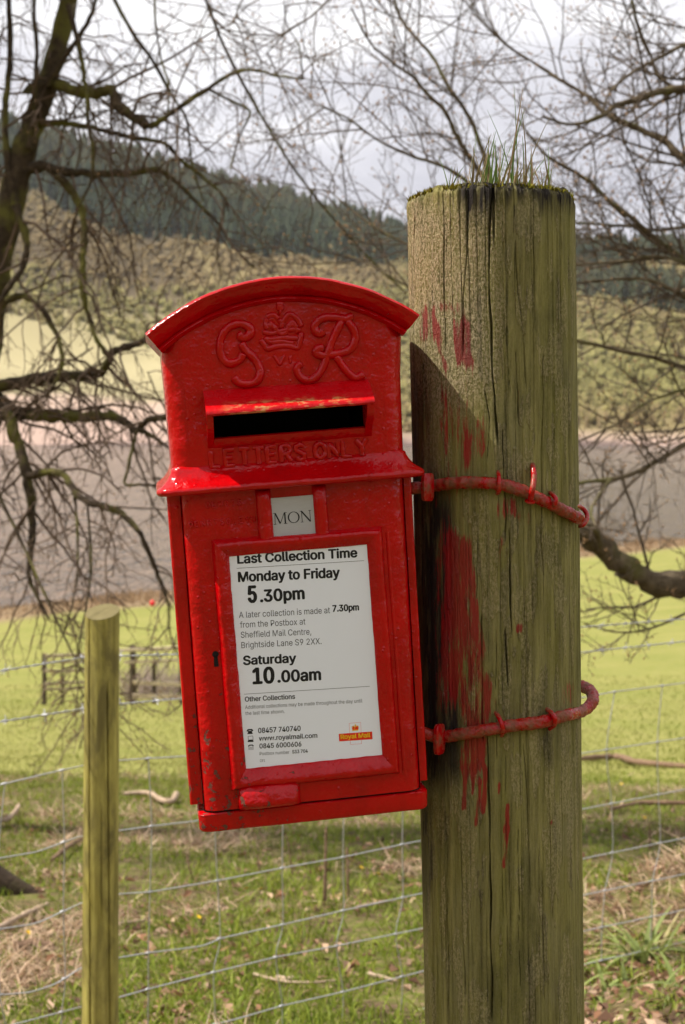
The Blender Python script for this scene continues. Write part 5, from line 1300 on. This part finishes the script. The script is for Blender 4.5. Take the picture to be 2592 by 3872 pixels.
def right_tree():
    r = np.random.default_rng(23); D = 8.4
    st = dict(wig=0.15, trop=[0, 0.05, 0.06, 0.05], kids=[0, 6, 4, 2], fwd=0.95, depth=3, rmin=0.0017, bud=0.30, rise=0.12)
    base = on_ground(3050, 3150)
    root = empty('bare_tree', base, 'budding grey brown tree whose branches reach in from the right edge and behind the post', 'tree'); o0 = np.array(base); buds = []
    tr = [(3050, 3200), (3040, 2700), (3020, 2300), (3010, 1700), (2990, 1000), (2970, 300), (2960, -500), (2950, -1300)]
    tw = [420, 320, 300, 270, 240, 200, 150, 90]
    q = np.array([P(x, y, D) for x, y in tr]); q[0] = base - (0, 0, 0.1); c = catmull(q, 8); rad = np.array(tw) / 2 * D / FPX
    rc = np.interp(np.linspace(0, 1, len(c)), np.linspace(0, 1, len(rad)), rad)
    m = MB(); V, F = tube_geo(c, rc, 20, True, 0.05); m.add(V - o0, F); m.build('trunk', BARKR, root, True, 80)
    def lb(pts, w, d0=D, d1=D, density=1.0, L1=(0.4, 1.0)): limb(root, o0, pts, w, d0, d1, st, BARKR, TWIGR, buds, r, density * 1.05, L1)
    lb([(3020, 2330), (2780, 2270), (2592, 2215), (2430, 2185), (2310, 2090), (2210, 2010), (2120, 1950), (2040, 1800), (1965, 1500), (1905, 1100), (1865, 800), (1835, 600)], [190, 130, 98, 92, 96, 78, 74, 68, 56, 44, 36, 24], D, 7.8, 0.35, (0.3, 0.7))
    lb([(1842, 620), (1777, 444), (1697, 329), (1635, 213), (1573, 142), (1511, 62), (1480, -60), (1440, -260)], [20, 17, 15, 14, 12, 11, 9, 7], 7.8, 8.0, 1.0)
    lb([(1835, 680), (1790, 613), (1733, 524), (1680, 417), (1608, 346), (1555, 284), (1490, 240), (1400, 160), (1330, 30)], [20, 17, 14, 12, 9, 6], 7.8, 7.5, 1.0)
    lb([(1860, 760), (1700, 640), (1560, 590), (1430, 530), (1320, 450), (1210, 400)], [16, 12, 10, 8, 6], 7.8, 7.4, 1.0)
    lb([(1890, 1000), (1700, 960), (1560, 930), (1420, 860), (1290, 760), (1220, 690)], [18, 14, 11, 9, 7, 5], 7.8, 8.2, 1.0)
    lb([(1900, 1100), (1700, 1110), (1540, 1080), (1400, 1000), (1300, 960)], [14, 11, 9, 7, 5], 7.8, 8.4, 0.9)
    lb([(3000, 1250), (2780, 1090), (2592, 986), (2470, 897), (2399, 835), (2292, 746), (2203, 666), (2088, 604), (2026, 542), (1960, 450)], [48, 36, 28, 24, 21, 17, 14, 11, 9, 7], D, 7.9, 1.0)
    lb([(2980, 200), (2750, 290), (2592, 329), (2480, 350), (2399, 382), (2330, 400), (2266, 444), (2160, 470), (2050, 440)], [52, 36, 28, 25, 22, 18, 13, 9], D, 8.2, 1.0)
    lb([(3000, 800), (2760, 690), (2592, 604), (2514, 533), (2399, 480), (2301, 435), (2221, 364), (2132, 311), (2053, 258), (1928, 178), (1822, 80), (1760, -40)], [50, 36, 26, 24, 22, 18, 14, 12, 9, 7, 5], D, 8.8, 1.0)
    lb([(2980, 50), (2750, 120), (2592, 169), (2470, 231), (2390, 275), (2310, 346), (2280, 420)], [30, 20, 15, 13, 11, 9], D, 8.0, 1.0)
    lb([(2370, -120), (2390, 0), (2417, 115), (2461, 213), (2497, 293), (2600, 350), (2750, 380)], [11, 12, 13, 14, 15, 18], 8.4, D, 0.8)
    lb([(2960, 820), (2700, 840), (2500, 870), (2399, 857), (2300, 850), (2177, 844)], [22, 15, 11, 10, 8], D, 8.0, 0.8)
    lb([(3000, 1080), (2750, 1010), (2592, 991), (2522, 973), (2431, 970), (2367, 987), (2174, 1001), (2050, 1020)], [26, 18, 13, 12, 10, 8], D, 7.7, 1.0)
    lb([(3000, 1230), (2740, 1180), (2592, 1118), (2466, 1061), (2360, 1054), (2199, 1068), (2080, 1090)], [26, 18, 14, 12, 10, 8], D, 7.9, 1.0)
    lb([(3010, 1520), (2740, 1430), (2592, 1392), (2494, 1357), (2367, 1329), (2177, 1287), (2060, 1270)], [32, 24, 20, 18, 15, 11], D, 7.6, 1.0)
    lb([(3010, 1400), (2740, 1420), (2592, 1470), (2438, 1526), (2332, 1603), (2177, 1674)], [20, 14, 11, 10, 8, 6], D, 7.8, 1.0)
    lb([(3010, 1560), (2740, 1620), (2592, 1681), (2494, 1737), (2403, 1787), (2311, 1811), (2177, 1829), (2080, 1850)], [34, 26, 21, 20, 18, 15, 11], D, 7.4, 0.8)
    lb([(2311, 1811), (2260, 1880), (2235, 1940), (2255, 1990)], [12, 11, 10, 8], 7.6, 7.4, 0.8, (0.2, 0.5))
    lb([(2280, 2090), (2260, 2020), (2225, 1985), (2200, 1990)], [24, 20, 16, 14], 7.9, 7.7, 0.6, (0.2, 0.5))
    lb([(2700, 2280), (2592, 2320), (2450, 2380), (2330, 2390), (2210, 2360)], [14, 11, 9, 7, 5], 8.2, 7.6, 0.9, (0.25, 0.6))
    lb([(2980, -100), (2700, -160), (2300, -200), (1900, -240), (1500, -250)], [60, 40, 28, 18, 10], D, 8.0, 1.0)
    lb([(1480, -60), (1300, -40), (1180, 60), (1090, 120), (1010, 200)], [9, 8, 6, 5], 8.0, 8.2, 1.0)
    lb([(1440, -200), (1250, -220), (1050, -130), (930, -20), (880, 90)], [10, 9, 7, 5], 8.0, 8.3, 1.0)
    bud_mesh(root, o0, buds, 0.0050, r)
right_tree()

# ------------------------------------------------------------------ rough grass, straw and leaves under the trees
def ribbons(n_seg, pos, dirs, L_, W_, bend, cols, name, mat):
    n = len(pos); az = rng.uniform(0, 2 * math.pi, n); side = np.stack([np.cos(az), np.sin(az), 0 * az], -1) * W_[:, None]
    Vs, Cs = [], []
    for k in range(n_seg + 1):
        t = k / n_seg; p = pos + dirs * (L_ * t)[:, None] + bend * (t * t)
        wd = side * (1 - 0.9 * t ** 1.6)
        Vs += [p - wd, p + wd]; Cs += [cols * (0.85 + 0.3 * t)] * 2
    V = np.stack(Vs, 1).reshape(-1, 3); C = np.stack(Cs, 1).reshape(-1, 3); m = 2 * (n_seg + 1)
    f = np.array([(2 * k, 2 * k + 1, 2 * k + 3, 2 * k + 2) for k in range(n_seg)])
    F = (f[None] + (np.arange(n) * m)[:, None, None]).reshape(-1, 4)
    o = mesh_obj(name, V, F, mat, None, False); cattr(o, 'tint', C); return o
def sample_ground(n, y0, y1, pw=1.0):
    u = rng.random(n); y = y0 * (y1 / y0) ** (u ** pw); x = (rng.random(n) * 2 - 1) * (0.27 * y + 0.35)
    return x, y
def near_grass():
    n = 95000
    x, y = sample_ground(n, 2.7, 15.0); q = np.stack([x, y], -1)
    patch = fbm(q * 0.8, 4, 61); fine = fbm(q * 3.1, 3, 62)
    dry = (patch * 1.2 + fine * 0.9 + rng.normal(0, 0.16, n) + 0.18 * sstep(5.2, 3.4, y) + 0.55 * sstep(0.6, 1.1, x) * (y < 6.4)) > 0.32
    keep = ((fine + rng.normal(0, 0.2, n)) > -0.30) & ~((x > 0.62) & (y < 4.5) & (rng.random(n) < 0.75))
    x, y, q, dry, patch = x[keep], y[keep], q[keep], dry[keep], patch[keep]; n = len(x)
    pos = np.stack([x, y, ground_z(x, y) - 0.004], -1)
    lay = np.where(dry, 1.5, 0.38); az = rng.uniform(0, 2 * math.pi, n)
    d = np.stack([np.cos(az) * lay, np.sin(az) * lay, np.ones(n)], -1); d += rng.normal(0, 0.2, (n, 3)); d[:, 2] = np.abs(d[:, 2]) + 0.08; d /= np.linalg.norm(d, axis=1)[:, None]
    Ln = np.where(dry, rng.uniform(0.04, 0.17, n), rng.uniform(0.025, 0.085, n) * (1 + 0.6 * np.clip(patch, 0, 1)))
    Wn = np.where(dry, rng.uniform(0.0012, 0.0035, n), rng.uniform(0.0014, 0.0034, n)) * (1 + 0.06 * y)
    bend = np.stack([rng.normal(0, 0.25, n) * Ln, rng.normal(0, 0.25, n) * Ln, -np.abs(rng.normal(0.3, 0.2, n)) * Ln], -1)
    g = rng.uniform(0.7, 1.3, (n, 1))
    green = np.array([0.125, 0.19, 0.018]) + rng.random((n, 1)) * np.array([0.17, 0.14, 0.025])
    straw = np.array([0.46, 0.32, 0.205]) + rng.random((n, 1)) * np.array([0.24, 0.21, 0.17])
    brown = np.array([0.20, 0.115, 0.06]) + rng.random((n, 1)) * np.array([0.12, 0.08, 0.05])
    col = np.where(dry[:, None], np.where(rng.random((n, 1)) < 0.6, straw, brown), green) * g
    o = ribbons(3, pos, d, Ln, Wn, bend, col, 'rough_grass', BLADE); tag(o, 'rough mixed green grass and dead straw under the trees', 'grass', kind='stuff')
near_grass()
def field_grass():
    n = 42000; x, y = sample_ground(n, 11.0, 42.0, 0.9)
    pos = np.stack([x, y, ground_z(x, y) - 0.004], -1)
    d = rng.normal(0, 0.5, (n, 3)); d[:, 2] = 1; d /= np.linalg.norm(d, axis=1)[:, None]
    Ln = rng.uniform(0.03, 0.07, n); Wn = rng.uniform(0.003, 0.006, n) * (y / 15)
    nz = fbm(np.stack([x, y], -1) * 0.5, 4, 66)[:, None]
    col = np.array([0.215, 0.225, 0.048]) + np.clip(nz, -1, 1) * np.array([0.09, 0.05, 0.05]); col = col * rng.uniform(0.75, 1.25, (n, 1))
    o = ribbons(2, pos, d, Ln, Wn, np.zeros((n, 3)), col, 'field_grass', BLADE); tag(o, 'short bright green grass of the grazed field', 'grass', kind='stuff')
field_grass()
def litter():
    n = 15000; x, y = sample_ground(n, 2.7, 11.5)
    fine = fbm(np.stack([x, y], -1) * 1.6, 3, 68); k = (fine + rng.normal(0, 0.3, n) + 1.1 * ((x > 0.55) & (y < 5.2))) > 0.22; x, y = x[k], y[k]; n = len(x)
    c = np.stack([x, y, ground_z(x, y) + rng.uniform(0.002, 0.018, n)], -1)
    s = rng.uniform(0.010, 0.030, (n, 1)); a = rng.uniform(0, 6.28, n); t1 = np.stack([np.cos(a), np.sin(a), rng.normal(0, 0.35, n)], -1); t2 = np.stack([-np.sin(a), np.cos(a), rng.normal(0, 0.35, n)], -1)
    up_ = np.array([0, 0, 1.0]) * s * rng.uniform(-0.3, 0.7, (n, 1))
    V = np.stack([c - t1 * s, c + t2 * s * 0.5 + up_, c + t1 * s, c - t2 * s * 0.5 + up_], 1).reshape(-1, 3)
    f = np.array([(0, 1, 2), (0, 2, 3)]); F = (f[None] + (np.arange(n) * 4)[:, None, None]).reshape(-1, 3)
    base = np.array([[0.22, 0.11, 0.06], [0.34, 0.21, 0.13], [0.45, 0.31, 0.21], [0.14, 0.075, 0.045]])[rng.integers(0, 4, n)] * rng.uniform(0.7, 1.3, (n, 1))
    o = mesh_obj('leaf_litter', V, F, LEAFM, None, False); cattr(o, 'tint', np.repeat(base, 4, 0)); tag(o, 'dead brown leaves scattered over the rough ground', 'leaf litter', kind='stuff')
litter()
def reeds():
    n = 16000; x = rng.uniform(-45, 60, n); yp = 104 + rng.random(n) * 10; y = yp + 0.95 * x
    pos = np.stack([x, y, ground_z(x, y) - 0.05], -1); d = rng.normal(0, 0.3, (n, 3)); d[:, 2] = 1; d /= np.linalg.norm(d, axis=1)[:, None]
    col = np.array([0.30, 0.20, 0.115]) * rng.uniform(0.6, 1.4, (n, 1)) + rng.random((n, 1)) * np.array([0.06, 0.05, 0.03])
    hgt = rng.uniform(0.2, 0.7, n) * (0.5 + sstep(-0.2, 0.4, fbm(np.stack([x, y], -1) * 0.15, 3, 70)))
    o = ribbons(1, pos, d, hgt, rng.uniform(0.03, 0.07, n), np.zeros((n, 3)), col, 'shore_reeds', BLADE); tag(o, 'band of dry tan reeds along the near shore of the lake', 'reeds', kind='stuff')
reeds()

# fallen boughs and sticks, each its own thing
def bough(pts, w, label, mat=DEADWOOD, lift=0.01, cat='fallen branch'):
    q = []
    for (x, y), wp in zip(pts, np.interp(np.linspace(0, 1, len(pts)), np.linspace(0, 1, len(w)), w)):
        p = on_ground(x, y); q.append((p, wp / 2 * p[1] / FPX))
    c = np.array([p + (0, 0, rr_ + lift) for p, rr_ in q]); o0 = c[0].copy(); rad = np.array([k[1] for k in q])
    cc = catmull(c, 6); rc = np.interp(np.linspace(0, 1, len(cc)), np.linspace(0, 1, len(rad)), rad)
    m = MB(); V, F = tube_geo(cc, rc * (1 + 0.1 * rng.normal(0, 1, len(cc))), 8, True, 0.06); m.add(V - o0, F)
    o = m.build('fallen_branch', mat, None, True, 70, loc=o0); tag(o, label, cat, 'fallen branches in the rough grass')
BROWNWOOD = mat_bark('brown dead wood', (0.14, 0.085, 0.055), (0.27, 0.175, 0.11), (0.12, 0.10, 0.03), 0.35)
bough([(470, 3024), (560, 3022), (610, 3050), (650, 3056), (668, 3030)], [16, 20, 22, 26], 'pale crooked fallen branch between the stake and the post box foot', lift=0.03)
bough([(-20, 3140), (30, 3130), (62, 3095), (72, 3075)], [26, 20, 14], 'pale forked stick at the left edge level with the stake middle', lift=0.04)
bough([(195, 3285), (260, 3230), (330, 3185)], [20, 17, 12], 'slanting brown stick just left of the fence stake', BROWNWOOD, 0.03)
bough([(-10, 3555), (70, 3510), (130, 3480), (180, 3455)], [26, 24, 18], 'long pale slanting branch at the lower left', lift=0.03)
bough([(60, 3605), (130, 3600), (205, 3600)], [48, 56, 40], 'short thick pinkish log at the lower left', BROWNWOOD, 0.0)
bough([(450, 3520), (510, 3512), (555, 3502)], [16, 15, 11], 'short pale stick right of the fence stake', lift=0.02)
bough([(2150, 2890), (2330, 2880), (2420, 2905), (2700, 2925)], [18, 22, 26, 20], 'long brown fallen bough lying right of the timber post', BROWNWOOD, 0.03)
bough([(2310, 3082), (2430, 3060), (2700, 3060)], [14, 18, 14], 'thinner brown bough below the long one at the right edge', BROWNWOOD, 0.03)
bough([(1050, 3722), (1085, 3725), (1112, 3718)], [26, 22, 16], 'stubby white wood chip in the grass below the post box', lift=0.01)
bough([(960, 3710), (1050, 3735), (1150, 3745), (1270, 3735)], [11, 12, 9], 'long thin tan stick in the grass below the post box', lift=0.02)
bough([(1350, 3457), (1420, 3440), (1500, 3428)], [16, 14, 10], 'pale straight stick in front of the timber post foot', lift=0.02)
bough([(1390, 3700), (1440, 3712), (1500, 3725)], [18, 16, 10], 'short bleached stick beside the timber post at the bottom', lift=0.01)
def stalk(x, y0, y1, lean, w, label, name='dead_stalk'):
    b = on_ground(x, y0); h = (y0 - y1) * b[1] / FPX
    pts = catmull(np.array([b, b + (lean * 0.5 * h, 0, h * 0.5), b + (lean * h, 0.02, h)]), 5); m = MB()
    V, F = tube_geo(pts, np.linspace(w, w * 0.6, len(pts)), 6); m.add(V - b, F); o = m.build(name, BROWNWOOD, None, True, 70, loc=b)
    tag(o, label, 'stalk', 'dead upright stalks in the rough grass')
stalk(1228, 3430, 3120, 0.02, 0.008, 'tall dark dead stalk under the middle of the post box')
stalk(1318, 3400, 3200, -0.02, 0.007, 'tan dead stalk right of the tall dark one under the post box')
stalk(1390, 3345, 3280, 0.02, 0.007, 'short cut brown stalk near the timber post')
stalk(985, 3320, 3230, -0.1, 0.006, 'short brown stalk below the left half of the post box')
stalk(1110, 3320, 3160, -0.15, 0.005, 'thin leaning tan stalk left of the tall dark one')
stalk(730, 3330, 3230, -0.25, 0.006, 'leaning tan stalk below the left corner of the post box')
stalk(2458, 3215, 3110, 0.0, 0.007, 'rust brown stalk standing right of the timber post')

# bank plant with strap leaves, lower right
def leaf_plant(px, py, n, Lm, label, seed):
    r = np.random.default_rng(seed); b = on_ground(px, py); root = empty('strap_leaf_plant', b, label, 'plant', 'strap leaved plants on the bank')
    for i in range(n):
        a = r.uniform(0, 2 * math.pi); Lh = Lm * r.uniform(0.5, 1.15); w = r.uniform(0.005, 0.010); out = r.uniform(0.35, 1.3)
        d = np.array([math.cos(a) * out, math.sin(a) * out, 1.0]); d /= np.linalg.norm(d); sd = np.array([-math.sin(a), math.cos(a), 0.0])
        p0 = np.array([r.normal(0, 0.035), r.normal(0, 0.035), -0.01]); V = []; k = 9
        for j in range(k + 1):
            t = j / k; p = p0 + d * Lh * t + np.array([math.cos(a), math.sin(a), 0]) * 0.35 * Lh * t * t * out + np.array([0, 0, -0.62 * out * Lh * t * t])
            ww = w * (1 - t ** 2.2) + 0.0004; V += [p - sd * ww + (0, 0, 0.25 * ww), p, p + sd * ww + (0, 0, 0.25 * ww)]
        F = [(3 * j + c, 3 * j + c + 1, 3 * j + c + 4, 3 * j + c + 3) for j in range(k) for c in (0, 1)]
        o = mesh_obj('leaf', V, F, BLADE, root, True); cattr(o, 'tint', np.repeat(((np.array([0.24, 0.29, 0.085]) if r.random() < 0.75 else np.array([0.42, 0.36, 0.17])) * r.uniform(0.75, 1.3))[None], len(V), 0))
leaf_plant(2440, 3640, 54, 0.28, 'large clump of arching green strap leaves on the bank at lower right', 1)
leaf_plant(2300, 3760, 12, 0.17, 'small clump of green strap leaves beside the timber post foot', 2)
leaf_plant(2570, 3760, 12, 0.18, 'small clump of green strap leaves at the bottom right corner', 3)
PETAL = flat('yellow petals', (0.75, 0.48, 0.01), 0.5)
STEMG = flat('green stems', (0.10, 0.16, 0.03), 0.6)
fl0 = None
FLW = [(1412, 3330, 'yellow wildflower nearest the timber post, under the right half of the post box'), (1345, 3300, 'yellow wildflower just left of the short cut brown stalk'), (1010, 3388, 'right one of the two yellow wildflowers below the left half of the box'),
       (945, 3392, 'left one of the two yellow wildflowers below the left half of the box'), (212, 3585, 'yellow wildflower above the thick pinkish log at lower left'), (200, 3660, 'yellow wildflower below the thick pinkish log at lower left'), (82, 3555, 'yellow wildflower beside the long pale branch at lower left'),
       (724, 3495, 'yellow wildflower midway between the stake and the post box column, mid ground'), (2440, 3100, 'yellow wildflower just below the thinner brown bough at right'), (2360, 2970, 'yellow wildflower between the two brown boughs at right')]
for (x, y, flab) in FLW:
    b = on_ground(x, y + 12)
    if fl0 is None:
        root = empty('yellow_flower', b); m = MB(); V, F = tube_geo([(0, 0, 0), (0.004, 0, 0.03), (0.005, 0, 0.05)], 0.0012, 5); m.add(V, F); m.build('stem', STEMG, root)
        for k in range(7):
            a = 2 * math.pi * k / 7; ca, sa = math.cos(a), math.sin(a); V = []
            for rr_, ww, z in ((0.001, 0.0008, 0), (0.006, 0.0032, 0.002), (0.010, 0.003, 0.004), (0.0125, 0.0006, 0.0045)):
                V += [(0.005 + ca * rr_ - sa * ww, sa * rr_ + ca * ww, 0.05 + z), (0.005 + ca * rr_ + sa * ww, sa * rr_ - ca * ww, 0.05 + z)]
            mesh_obj('petal', V, [(0, 1, 3, 2), (2, 3, 5, 4), (4, 5, 7, 6)], PETAL, root, True)
        fl0 = root; o = root
    else:
        o = fl0.copy(); link(o)
        for ch in fl0.children:
            c = ch.copy(); link(c); c.parent = o
        o.location = b
    o.rotation_euler = (0.5, 0.2, x * 0.01)
    tag(o, flab, 'flower', 'yellow wildflowers')

# ------------------------------------------------------------------ valley haze
hz = MB(); hz.box((0, 480, 150), (1440, 960, 185))
hm = bpy.data.materials.new('thin valley haze'); hm.use_nodes = True; hm.node_tree.nodes.clear()
ho = hm.node_tree.nodes.new('ShaderNodeOutputMaterial'); hv = hm.node_tree.nodes.new('ShaderNodeVolumePrincipled')
hv.inputs['Color'].default_value = (0.92, 0.95, 1.0, 1); hv.inputs['Density'].default_value = 0.00006; hv.inputs['Anisotropy'].default_value = 0.3
hm.node_tree.links.new(hv.outputs[0], ho.inputs['Volume'])
o = hz.build('haze', hm, None, False, None); tag(o, kind='stuff')
